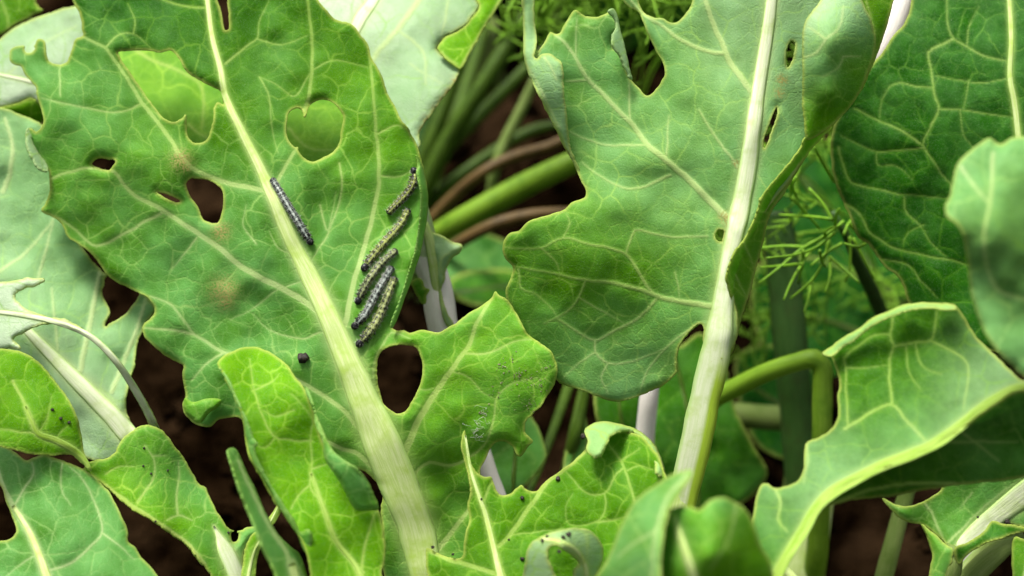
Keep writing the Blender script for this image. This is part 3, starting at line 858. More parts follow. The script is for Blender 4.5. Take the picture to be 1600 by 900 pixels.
LB = patch('-40,552 0,545 25,547 50,557 70,575 90,600 108,625 120,650 128,680 131,705 138,728 128,724 110,711 80,712 50,710 20,703 0,698 -50,680 -80,635 -75,585',
           '-20,550,-1.5 60,565,-1.0 130,700,-1.5 0,690,-2.6 60,650,-2.2', s=1.8, bloom=.02, yel=.75, und=1.2, bulge=.6, cell=42, ridge=-.2,
           veins='6>9 20,595 40,635 50,660 60,678 85,687 110,700 130,715 138,730|5>3 60,678 30,675 -10,668|3>2 60,678 75,650 80,620|3>2 85,687 105,665', rib=LB_RIB)
lb = leaf(B, [LB], label='yellowish green leaf with dark specks and a bright rib')
midrib(B, lb, LB_RIB, LB[3], 'rib_lime', .4, .3)
LC_RIB = '20,790,6 45,830,9 60,865,11 80,920,14'
LC = patch('-20,690 0,695 15,701 30,712 41,720 52,715 70,711 90,717 120,728 145,742 165,762 180,785 192,810 200,830 200,845 212,855 220,868 235,885 250,905 260,935 -20,935 -20,846 0,845 15,842 25,830 20,810 10,785 0,758 -20,740',
           '-20,690,-0.6 60,715,-1.8 170,770,-1.4 240,900,-2.2 0,930,-3.4 100,820,-2.6 10,800,-1.8',
           veins='8>11 -10,720 5,760 20,790 45,830 60,865 78,915|5>3 22,790 40,760 52,740 50,722|5>3 72,893 110,880 140,855 160,833 155,805 145,780 130,750 110,730|4>2 160,833 185,850 210,875|3>2 60,865 35,880 10,900|3>2 97,720 95,760 110,790',
           s=1.8, bloom=.85, yel=.3, und=2.0, bulge=.6, cell=52, ridge=.2, rib=LC_RIB)
lc = leaf(B, [LC], label='broad greyish green leaf with a bitten notch')
midrib(B, lc, LC_RIB, LC[3], 'rib_green', .3, .3, end=to(B, 0.004))
LD_RIB = '334,822,2 342,838,10 350,855,22 362,880,27 372,905,28 380,940,28'
LD = patch('130,735 138,722 150,719 165,717 179,708 185,695 200,678 215,667 225,664 240,666 255,675 268,690 280,705 292,725 305,745 314,758 322,762 330,780 340,800 352,820 362,828 376,830 386,824 401,822 415,812 405,835 388,850 380,870 378,935 345,935 330,900 315,880 295,855 270,835 240,815 200,790 165,760 145,745',
           '140,735,-0.4 220,668,0.5 300,745,1.5 400,822,1.6 370,900,0.2 240,810,-1.1 230,740,0.0 320,870,-0.4',
           holes=('362,832 372,833 370,845 363,846',),
           veins='5>3 215,785 235,755 242,735 238,712 225,695|5>3 278,805 275,775 280,745 278,720|4>3 262,812 280,805 300,812|7>7 165,758 200,785 240,811 270,831 297,853 320,880|3>2 238,712 260,712|3>2 165,740 185,730 210,728',
           s=1.8, bloom='180,720,.2 230,690,.5 300,800,.5 350,860,.6 220,770,.1', yel=.85, und=1.4, bulge=.6, cell=40, jag=1.0, ridge=0, rib=LD_RIB)
ld = leaf(B, [LD], label='folded leaf with a finely nibbled edge and white rib')
midrib(B, ld, LD_RIB, LD[3], 'rib_white', .3, .3, lift=.5, end=to(B, 0.004))

# ------------------------------------------------------------------ plant behind, pale leaves and white petiole
C = thing('cabbage_plant', 'cabbage plant with sunlit pale leaves and a thick whitish petiole behind the caterpillar leaf', 'cabbage plant', root(0.005, 0.44))
stalk(C)
T1_RIB = '600,-30,16 580,5,18 562,30,19 548,70,20 560,140,22 600,220,25 640,290,29'
T1 = patch('700,-62 735,-50 745,-28 745,0 748,10 738,25 728,38 710,50 697,55 686,69 683,77 692,87 702,96 718,105 717,115 709,131 695,150 680,170 665,190 655,210 656,228 640,240 600,225 560,190 520,120 490,60 470,-20 490,-50 540,-66 620,-70',
           '745,-20,8.4 690,75,6.6 655,220,5.0 560,150,6.6 500,0,9.0 620,60,6.8',
           veins='16>12 590,-30 580,0 565,20 545,60|11>8 660,-10 630,35 605,65 585,90 570,130|5>4 620,45 660,80 665,130|4>3 700,0 690,60|3>2 640,100 690,130', s=2.6, bloom=.9, yel=.3, pale='500,0,1 560,0,.9 640,0,.5 700,60,.5 620,150,.45 660,220,.55', und=1.6, bulge=.4, cell=60, ridge=.6, scars='712,125,7 700,143,7 690,157,7 680,170,7 668,188,7 660,203,6', rib=T1_RIB)
T1f = patch('744,-30 744,0 749,10 738,26 728,39 710,51 697,56 686,70 684,77 692,87 702,96 720,107 731,90 746,65 760,40 775,15 788,-4 797,-30 790,-70 765,-85 745,-60',
            '744,0,7.4 686,74,6.1 719,106,5.8 760,40,7.0 795,-20,8.2 715,75,6.3', veins='5>5 790,-15 770,20 748,55 728,90 718,108|4>3 690,82 700,92 715,100', s=2.6, bloom=.0, yel=1.0, und=.8, bulge=.4, cell=50, curl=1)
t1 = leaf(C, [T1, T1f], label='pale sunlit leaf underside with a folded yellow-green margin')
T4_RIB = '160,150,4 230,238,5 400,264,7 520,282,9 600,310,11 655,340,12'
T4 = patch('150,40 220,20 320,60 420,100 520,120 590,160 600,230 560,290 470,290 380,270 300,260 220,240 170,180 140,100',
           '150,60,9.8 300,100,9.2 500,140,8.6 590,230,6.6 480,285,5.8 250,235,6.6', veins='6>4 205,75 240,95 275,108 310,130 318,155 315,200|5>3 295,195 330,222|4>3 450,200 480,230 530,235', s=2.8, bloom=.0, yel=1.0, pale=.04, und=1.6, bulge=.5, cell=56, netw=1.3, rib=T4_RIB)
t4 = leaf(C, [T4], label='yellow-green leaf showing through the gnawed holes')
midrib(C, t4, T4_RIB, T4[3], 'rib_green', .4, .4, end=tuple(pt(686, 470, 6.3)) + (0.003,))
midrib(C, t1, T1_RIB, T1[3], 'rib_white', .35, .3, end=tuple(pt(676, 420, 6.5)) + (0.006,))
px_tube('petiole', '655,340,6.4,17 668,400,6.4,22 682,450,6.6,24 692,510,6.6,24 708,580,6.8,22 735,660,7.0,18 762,735,7.2,14 785,800,7.6,14 800,880,8.5,14 805,930,9,14', 'rib_pink', t1, C.location, 18, end=to(C, 0.006, 0.05))
PW = patch('664,350 672,360 690,368 706,378 722,383 718,396 708,402 702,412 696,425 694,440 690,450 692,470 700,490 709,507 700,512 690,490 684,450 676,400 664,370', '664,355,5.6 720,388,5.0 690,440,5.6 704,508,5.8', s=2.6, bloom=.8, yel=.6, pale=.45, und=.6, bulge=.2, cell=36, curl=1.5, veins='6>4 690,425 690,405 705,395 718,388')
PW2 = patch('642,440 652,434 660,440 664,450 671,452 666,462 664,476 656,470 648,455', '642,440,5.0 671,453,4.6 660,475,4.9', s=2.4, bloom=.2, yel=.7, und=.3, bulge=.1, cell=20, curl=1)
leaf(C, [PW, PW2], name='leaf_frill', parent=t1)
T2_RIB = '-20,112,4 50,128,6 130,150,9 220,200,12'
T2 = patch('-30,85 0,60 20,45 50,30 85,18 118,9 140,15 160,80 130,140 75,172 60,160 48,154 30,160 13,165 -20,170 -60,160 -75,125', '-20,70,9.4 120,15,9.4 140,120,8.4 50,155,8.0 -20,165,8.6 50,90,8.2',
           s=2.8, bloom=.9, yel=.2, pale='0,140,.9 40,120,.75 100,40,.5 0,70,.5', und=1.2, bulge=.3, cell=60, veins='4>3 10,118 40,90 80,60 120,40', rib=T2_RIB)
T2f = patch('-20,172 0,168 13,165 30,160 48,154 60,159 69,172 67,190 62,193 40,188 15,180 -20,174', '-20,170,8.4 50,155,7.9 65,190,8.6', s=2.6, bloom=.0, yel=1.0, und=.5, bulge=.3, cell=40)
t2 = leaf(C, [T2, T2f], label='whitish leaf with a gnawed edge and yellow-green fold')
midrib(C, t2, T2_RIB, T2[3], 'rib_white', .4, .3, end=tuple(pt(668, 430, 6.9)) + (0.003,))
T0 = patch('-20,-30 52,-30 56,0 62,12 72,17 50,25 20,42 5,52 -20,60', '-20,-20,11 60,0,10.4 0,50,10.6', s=3, bloom=.05, yel=.55, und=1, bulge=.4, cell=46, veins='4>4 -10,-20 10,20 12,45')
t0 = leaf(C, [T0], label='dark green leaf tip beside the whitish leaf')
midrib(C, t0, '0,-25,4 20,10,6 60,40,8 130,110,10', lambda x, y: np.full(np.shape(x), D0 + .108), 'rib_green', .4, .4, end=tuple(pt(664, 440, 7.2)) + (0.003,))

# ------------------------------------------------------------------ tall pale leaf on its thick petiole
E = thing('cabbage_plant', 'cabbage plant with one tall pale green leaf on a thick upright petiole', 'cabbage plant', root(0.06, 0.39))
stalk(E, 0.06)
C1_RIB = '1240,-20,10 1230,20,11 1222,60,11 1212,95,11 1202,125,10 1192,150,8'
C1_RIB = '1222,-160,9 1216,-90,13 1208,-25,17 1202,30,18 1193,90,20 1185,140,22 1177,200,25 1169,260,27 1160,310,29 1150,355,30 1141,400,29 1134,440,30 1129,480,34 1124,520,44 1114,570,47 1100,630,48 1088,690,50 1074,750,46 1066,790,44 1050,860,44 1030,930,44'
C1 = patch('838,86 842,78 850,68 860,50 866,53 874,52 884,35 898,16 906,20 915,25 930,27 945,22 957,14 963,20 966,40 959,56 958,72 965,78 973,88 977,105 985,122 1000,139 1010,149 1016,148 1030,132 1038,117 1036,100 1025,80 1014,58 1005,35 998,20 985,12 973,0 962,-30 962,-65 978,-78 992,-60 996,-30 998,0 1005,18 1020,27 1037,29 1045,34 1058,34 1070,22 1080,6 1084,-30 1100,-110 1150,-180 1215,-200 1270,-150 1290,-60 1284,20 1280,60 1272,150 1262,215 1250,252 1230,288 1205,318 1182,350 1165,376 1152,398 1142,440 1148,470 1153,510 1149,535 1138,550 1110,555 1098,535 1100,515 1096,506 1088,508 1078,517 1067,531 1060,546 1057,560 1058,575 1055,586 1045,596 1035,604 1020,610 1000,618 975,626 955,627 935,620 915,612 890,605 872,596 840,560 815,515 800,484 793,470 790,456 795,440 800,424 800,416 790,405 785,390 787,376 795,366 812,359 825,346 840,340 860,335 880,328 895,315 913,309 915,297 905,275 893,250 878,222 865,195 850,165 842,130',
           '850,80,2.6 900,20,3.2 960,20,3.0 1010,148,2.2 1080,20,2.6 1200,0,2.4 1285,0,3.0 1265,200,1.8 1180,200,0.6 1140,400,-0.2 1110,540,-0.2 1000,250,1.5 900,250,2.3 790,390,2.5 960,440,1.3 800,470,2.9 950,615,2.2 1040,590,1.5 1060,300,1.2 1060,430,0.8 900,350,1.2 1040,490,1.1',
           veins='12>8 1183,155 1165,130 1140,95 1125,60 1110,25 1098,-15|8>5 1132,84 1110,82 1085,73 1060,60 1035,40 1010,25 990,5 975,-15|'
                 '14>5 1150,362 1140,345 1120,325 1095,300 1070,275 1040,250 1010,225 985,190 965,170 935,140 912,115 900,92 885,70 868,54|'
                 '4>3 985,187 983,150 983,125|4>3 1007,226 970,227 940,225 910,215 890,205|5>3 1048,273 1010,290 980,294 945,280 910,255|4>3 917,125 885,127|'
                 '5>4 1162,280 1145,248 1125,225 1110,200 1092,172|4>3 1040,250 1043,215 1045,180|3>2 900,92 900,60 902,30|'
                 '11>3 1115,478 1090,475 1060,470 1030,463 1000,452 960,442 920,438 880,430 840,422 800,416|'
                 '6>3 1022,460 1010,445 995,420 977,397 950,387 915,380 880,372 845,387 815,388 788,385|4>4 977,397 985,375 992,360 1020,365 1060,370 1105,368|'
                 '5>4 1025,467 1005,490 980,507 950,522 930,532 905,520 875,500 870,495|4>3 915,440 905,465 893,480 873,495 850,505|4>3 930,532 930,550 950,567 985,565 1040,545|'
                 '3>2 880,372 890,350 885,335|3>2 845,387 870,410 875,428|3>2 810,420 815,450 840,460 873,495|3>2 905,465 940,485 975,505|3>2 1055,425 1060,450 1062,470|4>3 1092,505 1070,520 1040,545 1010,580 1000,612|3>2 950,567 940,590 950,615|3>2 930,550 900,570 880,590',
           holes=('1118,363 1122,358 1130,360 1130,368 1128,377 1122,376 1117,370', '1236,64 1242,67 1241,85 1236,98 1231,105 1229,95 1230,78', '1214,168 1215,178 1208,200 1200,222 1194,232 1193,222 1200,200 1207,182'),
           s=1.75, bloom='850,80,.7 950,150,.6 1100,150,.45 1200,150,.8 1100,330,.6 900,370,.15 1000,410,.15 860,450,.1 960,520,.5 960,600,.7 1060,500,.4 1020,300,.45 920,250,.5',
           yel='900,370,.6 1000,200,.6 860,450,.5 960,600,.5 1200,100,.5', pale='850,80,.04 1000,100,.04 1120,60,.2 1180,250,.08 1060,330,.1 1000,420,0 870,440,0 960,600,.1 1230,150,.2 940,200,.08', und=1.8, bulge=.42, cell=48, ridge=.7, curl=1.6, scars='1132,340,9 1140,350,8 1143,368,9 1140,390,8 1136,410,8 1133,430,8 1130,450,7 1128,468,6 1222,125,9 1218,145,8 1160,262,6 1150,255,5', rib=C1_RIB, tilt=-2.0)
C1l = patch('818,-30 816,0 816,20 818,50 818,85 825,115 837,140 850,165 865,195 878,221 893,250 905,275 916,298 904,262 893,235 888,205 885,170 881,140 881,115 878,98 868,89 857,83 846,85 839,92 834,88 839,66 837,45 835,20 835,0 836,-30',
            '818,-20,3.0 818,85,2.2 860,180,1.9 915,297,2.2 836,-20,3.6 836,60,2.6 868,92,1.4 885,180,1.5', s=2.2, bloom=.8, yel=.5, pale=.3, und=1.0, bulge=.4, cell=40, curl=2.5, curl_w=12, veins='4>3 850,90 862,105 870,125|4>4 822,100 840,130 855,160 875,200', tilt=-2.0)
C1s = patch('1300,198 1285,215 1267,234 1249,262 1236,285 1223,308 1209,325 1199,350 1191,385 1181,420 1173,455 1165,480 1156,510 1150,535 1140,556 1128,562 1140,545 1149,525 1152,500 1145,472 1137,446 1135,432 1142,408 1150,390 1162,378 1176,350 1184,330 1190,310 1205,288 1230,260 1250,233 1260,214',
            '1300,198,2.0 1262,220,0.9 1225,300,1.0 1200,300,-0.4 1190,385,0.9 1140,430,-0.9 1160,480,0.3 1140,550,-0.2 1225,275,0.0', s=2.2, bloom=.1, yel=.75, und=.6, bulge=.5, cell=40, curl=.6, veins='4>6 1298,202 1270,232 1240,270 1222,305 1200,345|4>3 1190,312 1180,330|3>2 1163,380 1172,400 1180,425|3>2 1150,430 1165,460|3>3 1190,390 1175,440 1160,495|3>2 1186,330 1200,333', tilt=-2.0)
C1b = patch('1286,-30 1282,0 1268,18 1257,35 1253,60 1254,110 1253,150 1256,190 1261,218 1276,214 1300,196 1325,172 1345,142 1358,112 1366,85 1368,60 1359,25 1347,0 1340,-30',
            '1286,-20,0.8 1254,60,-0.6 1256,150,-0.3 1262,218,-0.4 1300,60,-1.6 1325,172,0.6 1366,80,1.4 1345,-20,0.8 1300,150,-1.0', s=2.2, bloom='1260,0,1 1300,20,.95 1340,30,.8 1300,100,.6 1260,150,.15 1300,180,.05 1340,150,.1 1360,90,.2', pale='1300,-20,.6 1265,20,.5 1300,60,.15 1300,150,0 1260,200,0 1360,100,0', yel=.6, und=1.0, bulge=.6, cell=44, veins='5>4 1258,90 1275,82 1290,62 1310,45 1318,10|5>3 1290,62 1275,50 1262,42|3>2 1318,88 1310,105 1285,120|3>2 1318,88 1345,88', tilt=-2.0)  # lit top and dim lower half of the fold put into bloom and pale
C1r = patch('1338,-30 1400,-30 1396,0 1388,35 1375,72 1364,102 1350,135 1340,148 1350,110 1358,70', '1340,-20,1.4 1398,-20,2.4 1350,130,2.2 1370,50,1.6', s=2.6, bloom=.05, yel=.65, und=.5, bulge=.4, cell=40, veins='5>4 1346,-20 1360,25 1368,70 1360,110', tilt=-2.0)
C1i = patch('950,18 957,13 963,20 968,40 976,70 983,100 989,127 983,121 975,106 967,84 958,73 957,56 963,42 958,26', '957,14,2.3 965,60,2.0 988,126,2.0', s=2.2, bloom=.9, yel=.4, pale=.4, und=.3, bulge=.1, cell=30, curl=1.5, curl_w=7, tilt=-2.0, rim_amt=.35)
c1 = leaf(E, [C1, C1l, C1s, C1b, C1r, C1i], label='tall pale green leaf with rolled and folded margins')
midrib(E, c1, C1_RIB,
       lambda x, y: C1[3](x, np.minimum(y, 540)) + np.clip((np.asarray(y) - 540) / 400, 0, 1) * 0.012, 'rib_white', .55, .5, lift=.2, end=to(E, 0.008, 0.055), lime_from=535)
midrib(E, c1, C1_RIB, C1[3], 'rib_green', .4, .3, name='side_rib')

# ------------------------------------------------------------------ foreground plant on the right
G = thing('cabbage_plant', 'cabbage plant with leaves reaching in close before the dark green leaf', 'cabbage plant', root(0.13, 0.33))
stalk(G, 0.06)
R1u_RIB = '1790,592,5 1720,598,8 1645,604,12 1590,606,13 1560,621,15 1530,641,16 1500,666,17 1460,694,17 1420,712,17 1380,727,17 1340,747,18 1300,770,19 1275,795,18 1256,828,18 1232,866,18 1212,905,20 1200,940,22'
R1u = patch('1284,553 1300,540 1320,525 1340,514 1365,495 1390,485 1410,477 1430,473 1460,473 1490,476 1500,485 1510,500 1525,525 1545,545 1570,570 1600,594 1660,585 1740,575 1800,590 1740,605 1640,625 1590,610 1560,625 1530,645 1500,670 1460,698 1420,716 1380,730 1340,750 1300,775 1275,800 1262,822 1242,852 1217,884 1207,908 1203,935 1165,935 1172,830 1178,800 1182,775 1190,757 1200,755 1210,762 1225,760 1245,752 1255,735 1257,700 1261,690 1280,683 1300,670 1308,655 1310,640 1308,625 1311,605 1310,590 1304,572 1298,556',
            '1284,553,-4.2 1400,480,-5.0 1490,478,-5.6 1600,594,-8.0 1500,665,-8.0 1400,722,-7.6 1280,790,-7.6 1190,770,-6.0 1310,640,-5.2 1255,720,-5.8 1205,920,-8.4 1420,600,-5.6 1170,920,-7.4 1540,570,-6.2',
            veins='5>5 1393,632 1390,590 1390,560 1396,541 1390,525 1395,500 1396,480|5>4 1397,541 1430,535 1456,530 1463,495 1465,478|4>3 1456,532 1480,545 1510,565 1512,600 1505,640|4>4 1325,665 1322,600 1322,575 1318,560 1335,545 1365,525 1390,522|6>5 1320,670 1360,645 1393,632 1415,655 1447,688|4>3 1260,690 1262,720 1255,755|5>4 1212,765 1220,785 1215,810 1230,830|3>2 1322,575 1350,575 1388,570|3>2 1430,535 1440,570 1470,585|3>2 1415,540 1420,580 1440,610',
            s=2.4, bloom='1300,560,.0 1400,500,.0 1480,500,.0 1350,600,.0 1340,640,.0 1420,610,.0 1300,720,.5 1400,670,.25 1500,620,.3 1250,740,.55 1230,820,.2 1200,900,.2', yel=.2, pale='1300,560,0 1450,500,0 1350,620,0 1280,730,.14 1400,690,.06 1540,600,.2 1200,900,0', und=1.6, bulge=.8, cell=50, ridge=.1, rib=R1u_RIB)
R1l = patch('1800,595 1740,605 1640,612 1590,612 1560,628 1530,648 1500,672 1460,700 1420,718 1380,732 1340,752 1300,777 1275,798 1300,790 1325,783 1350,780 1400,775 1450,765 1500,758 1560,752 1600,745 1680,720 1760,660',
            '1640,612,-8.6 1500,672,-8.2 1400,726,-7.8 1285,795,-7.6 1350,780,-6.4 1450,765,-6.2 1600,745,-5.6 1550,700,-6.4', veins='6>5 1290,792 1350,768 1410,757 1470,755 1530,757 1600,748|4>3 1470,690 1530,690 1590,690|4>3 1500,672 1560,720', s=2.8, bloom='1300,780,0 1450,740,.1 1560,680,.4 1600,640,.4', yel=.15, und=.7, bulge=.4, cell=60, curl=0)
R1e = patch('1284,553 1300,540 1320,525 1340,514 1365,495 1390,485 1410,477 1430,473 1460,473 1490,476 1496,482 1480,485 1455,482 1430,484 1408,490 1385,499 1362,511 1340,528 1318,543 1300,556', '1284,553,-4.5 1400,480,-5.6 1490,478,-6.0 1400,490,-5.9', s=2.4, bloom=.5, yel=1, pale=.22, und=.9, bulge=.1, cell=40, curl=1.5, curl_w=8)
r1 = leaf(G, [R1u, R1l, R1e], label='leaf folded along its bright midrib, lower half shaded')
midrib(G, r1, R1u_RIB, R1u[3], 'rib_lime', .5, .4, lift=14, end=to(G, 0.005, 0.055))
R2 = patch('1730,250 1680,212 1640,205 1600,213 1580,215 1562,225 1547,216 1530,225 1510,240 1497,255 1490,275 1485,300 1477,320 1479,336 1495,350 1505,370 1510,400 1515,440 1520,470 1530,500 1545,530 1560,550 1580,570 1600,587 1660,605 1730,590 1780,520 1800,420 1780,320',
           '1640,210,-10.6 1550,220,-11 1480,325,-12 1515,450,-12.2 1600,585,-12.6 1560,370,-12.8 1640,400,-12', veins='6>5 1552,240 1548,310 1537,380 1550,440 1570,460 1640,475|5>4 1500,260 1530,300 1548,320', s=3.0, bloom='1490,300,.9 1540,260,.8 1560,350,.25 1580,420,.2 1530,470,.8 1600,550,.9 1620,250,.6', yel=.3, pale=.08, und=2.4, bulge=1.0, cell=70, curl=2)
r2 = leaf(G, [R2], label='out-of-focus bluish green leaf with a pale margin')
midrib(G, r2, '1650,330,9 1660,460,12 1660,600,15 1640,760,16 1600,930,17', lambda x, y: np.full(np.shape(x), D0 - .112), 'rib_green', .5, .4, end=to(G, 0.004, 0.055))
F1a = patch('925,910 945,880 958,850 968,825 980,800 998,776 1020,760 1040,746 1060,738 1082,735 1076,750 1058,775 1044,800 1036,840 1032,890 1032,940 910,940',
            '930,905,-11 1000,780,-12 1080,737,-13.5 1040,850,-15 1030,930,-15 950,930,-11.5', veins='6>5 1072,742 1045,775 1028,820 1020,880 1018,935|4>3 1025,830 990,850 965,870', s=3.0, bloom=.75, yel=.6, pale=.05, und=1.5, bulge=.5, cell=60, curl=2)
F1b_RIB = '1050,800,7 1065,845,10 1080,890,12 1100,950,14'
F1b = patch('1020,940 1022,880 1028,835 1040,802 1058,792 1078,791 1092,796 1110,781 1130,777 1150,785 1168,800 1178,820 1188,850 1205,882 1205,940',
            '1022,930,-13 1030,830,-12.5 1080,795,-14 1130,780,-14 1175,815,-13 1205,930,-12 1110,870,-15', veins='6>5 1050,800 1065,840 1080,880 1100,935|4>3 1150,790 1140,840 1110,890', s=3.0, bloom='1030,850,.4 1080,800,.7 1130,800,.4 1130,880,.1', yel=.7, und=1.6, bulge=.6, cell=60, curl=2, rib=F1b_RIB)
f1 = leaf(G, [F1a, F1b], label='blurred low leaf in two lobes before the thick petiole')
midrib(G, f1, F1b_RIB, F1b[3], 'rib_green', .5, .4, end=to(G, 0.004, 0.055))

# ------------------------------------------------------------------ plant behind on the right
H = thing('cabbage_plant', 'cabbage plant with a large dark green veined leaf at its top', 'cabbage plant', root(0.17, 0.41))
stalk(H, 0.08)
R3_RIB = '1576,-20,7 1580,60,8 1578,120,8 1585,160,9 1592,220,9 1602,300,11 1620,420,14 1640,540,18 1640,700,20'
R3 = patch('1425,-30 1424,0 1420,20 1410,40 1395,56 1380,80 1355,110 1330,150 1305,190 1298,215 1298,242 1303,280 1315,310 1326,336 1340,370 1355,381 1370,400 1385,420 1400,430 1410,446 1418,470 1440,500 1520,540 1640,560 1760,520 1850,420 1890,280 1880,120 1810,-20 1700,-110 1560,-140 1460,-100',
           '1425,-20,4.5 1310,190,4.8 1300,250,5.2 1350,380,4.6 1420,470,4.0 1520,530,3.0 1640,-20,3.5 1640,300,2.6 1640,530,2.4 1450,200,3.4 1550,150,3.0',
           veins='8>7 1576,-20 1577,20 1580,60 1577,90 1578,120 1585,160 1592,220 1600,300|5>4 1577,95 1540,88 1510,72 1490,60 1482,40 1478,-10|7>4 1490,60 1465,72 1450,82 1455,110 1460,150 1467,170 1455,195 1443,225 1460,255 1485,290 1500,330|4>3 1467,170 1500,172 1540,178 1590,183|'
                 '6>4 1443,227 1410,205 1375,190 1335,170|4>3 1443,231 1400,235 1370,237 1340,225 1315,212|4>3 1457,137 1430,135 1405,130 1385,140 1377,165 1375,190|5>3 1310,230 1320,265 1330,285 1370,295 1400,303 1450,307 1490,310|4>3 1413,308 1415,330 1440,355 1455,380 1478,400|'
                 '6>4 1318,318 1345,335 1357,362 1372,372 1400,388 1440,398 1480,405 1515,415|3>2 1370,237 1372,258 1400,260 1425,280|3>2 1443,352 1420,362 1410,380|4>3 1380,405 1420,415 1440,440 1465,465|3>2 1510,72 1515,40 1530,10|3>2 1500,172 1505,210 1525,235|3>2 1577,120 1540,130 1500,125 1460,118|3>2 1515,125 1505,172',
           s=2.4, vscale=.6, bloom='1450,30,.16 1550,60,.16 1480,120,.12 1350,250,.02 1400,350,.0 1500,300,.05 1600,200,.1', yel=-.03, und=1.6, bulge=.9, cell=46, ridge=-.2, rib=R3_RIB)
r3 = leaf(H, [R3], label='large dark green leaf with a fine pale network of veins')
midrib(H, r3, R3_RIB, R3[3], 'rib_green', .3, .3, end=to(H, 0.005, 0.075))
px_tube('petiole', '1424,-40,5.8,20 1408,10,5.6,20 1390,60,5.6,20 1368,110,6.0,20 1400,200,7.5,20 1450,330,8,18 1500,520,8.5,16 1520,700,8.5,15 1515,880,8.5,14', 'rib_pink', H, H.location, 16, end=to(H, 0.006, 0.075))
R4_RIB = '1650,735,34 1600,772,36 1570,795,34 1535,822,28 1508,843,18 1495,856,9'
R4 = patch('1377,777 1386,782 1400,788 1424,790 1450,780 1470,766 1476,740 1560,720 1640,700 1640,832 1600,823 1570,818 1548,814 1535,830 1515,845 1492,857 1480,852 1460,834 1440,820 1415,815 1398,803',
           '1378,778,3.4 1425,790,2.6 1475,745,2.4 1640,720,2.0 1640,830,2.4 1550,815,2.6 1488,855,1.6 1440,820,2.8', veins='5>4 1445,788 1455,800 1465,825 1475,845|3>2 1520,770 1500,795|5>4 1478,850 1500,830 1540,790 1600,745', s=2.4, bloom=.55, yel=.4, und=1.0, bulge=.4, cell=50, rib=R4_RIB)
R4b = patch('1492,857 1515,846 1536,831 1550,814 1570,818 1600,823 1640,830 1640,838 1600,832 1562,842 1535,852 1510,868 1498,882', '1492,857,1.2 1550,815,1.7 1640,832,2.0 1500,880,1.4 1560,840,1.0', s=2.4, bloom=.1, yel=.05, und=.5, bulge=.3, cell=40, curl=1)  # strip below the rib: its shadow is put into the darker green
R4c = patch('1440,820 1460,834 1480,852 1490,858 1480,900 1470,940 1445,940 1452,895 1456,870 1450,845', '1440,820,2.0 1488,856,1.2 1450,930,1.6', s=2.6, bloom=.4, yel=.7, und=.5, bulge=.2, cell=50)
r4 = leaf(H, [R4, R4b, R4c], label='leaf with a broad white rib and a downturned edge coloured dark for shade')
midrib(H, r4, R4_RIB, R4[3], 'rib_white', .22, .3, lift=.3)
px_tube('petiole', '1492,852,1.7,13 1484,880,1.8,20 1470,920,2.2,24 1450,980,3.0,24', 'stalk_pale', r4, H.location, 16, end=to(H, 0.006, 0.075))
R5_RIB = '1625,845,6 1622,890,8 1618,945,10'
R5 = patch('1600,842 1585,838 1580,860 1582,900 1585,940 1650,940 1650,830 1625,835', '1580,860,-1 1640,850,-2 1600,930,-2', s=3, bloom=.1, yel=.6, und=.6, bulge=.3, cell=50, rib=R5_RIB)
r5 = leaf(H, [R5], label='sliver of bright green leaf beside the white rib')
midrib(H, r5, R5_RIB, R5[3], 'rib_green', .4, .3, end=to(H, 0.003, 0.075))
px_tube('petiole', '1600,836,3.4,8 1560,862,3.6,16 1520,900,4.0,18 1480,960,5,18', 'stalk_pale', H, H.location, 14, end=to(H, 0.005, 0.07))

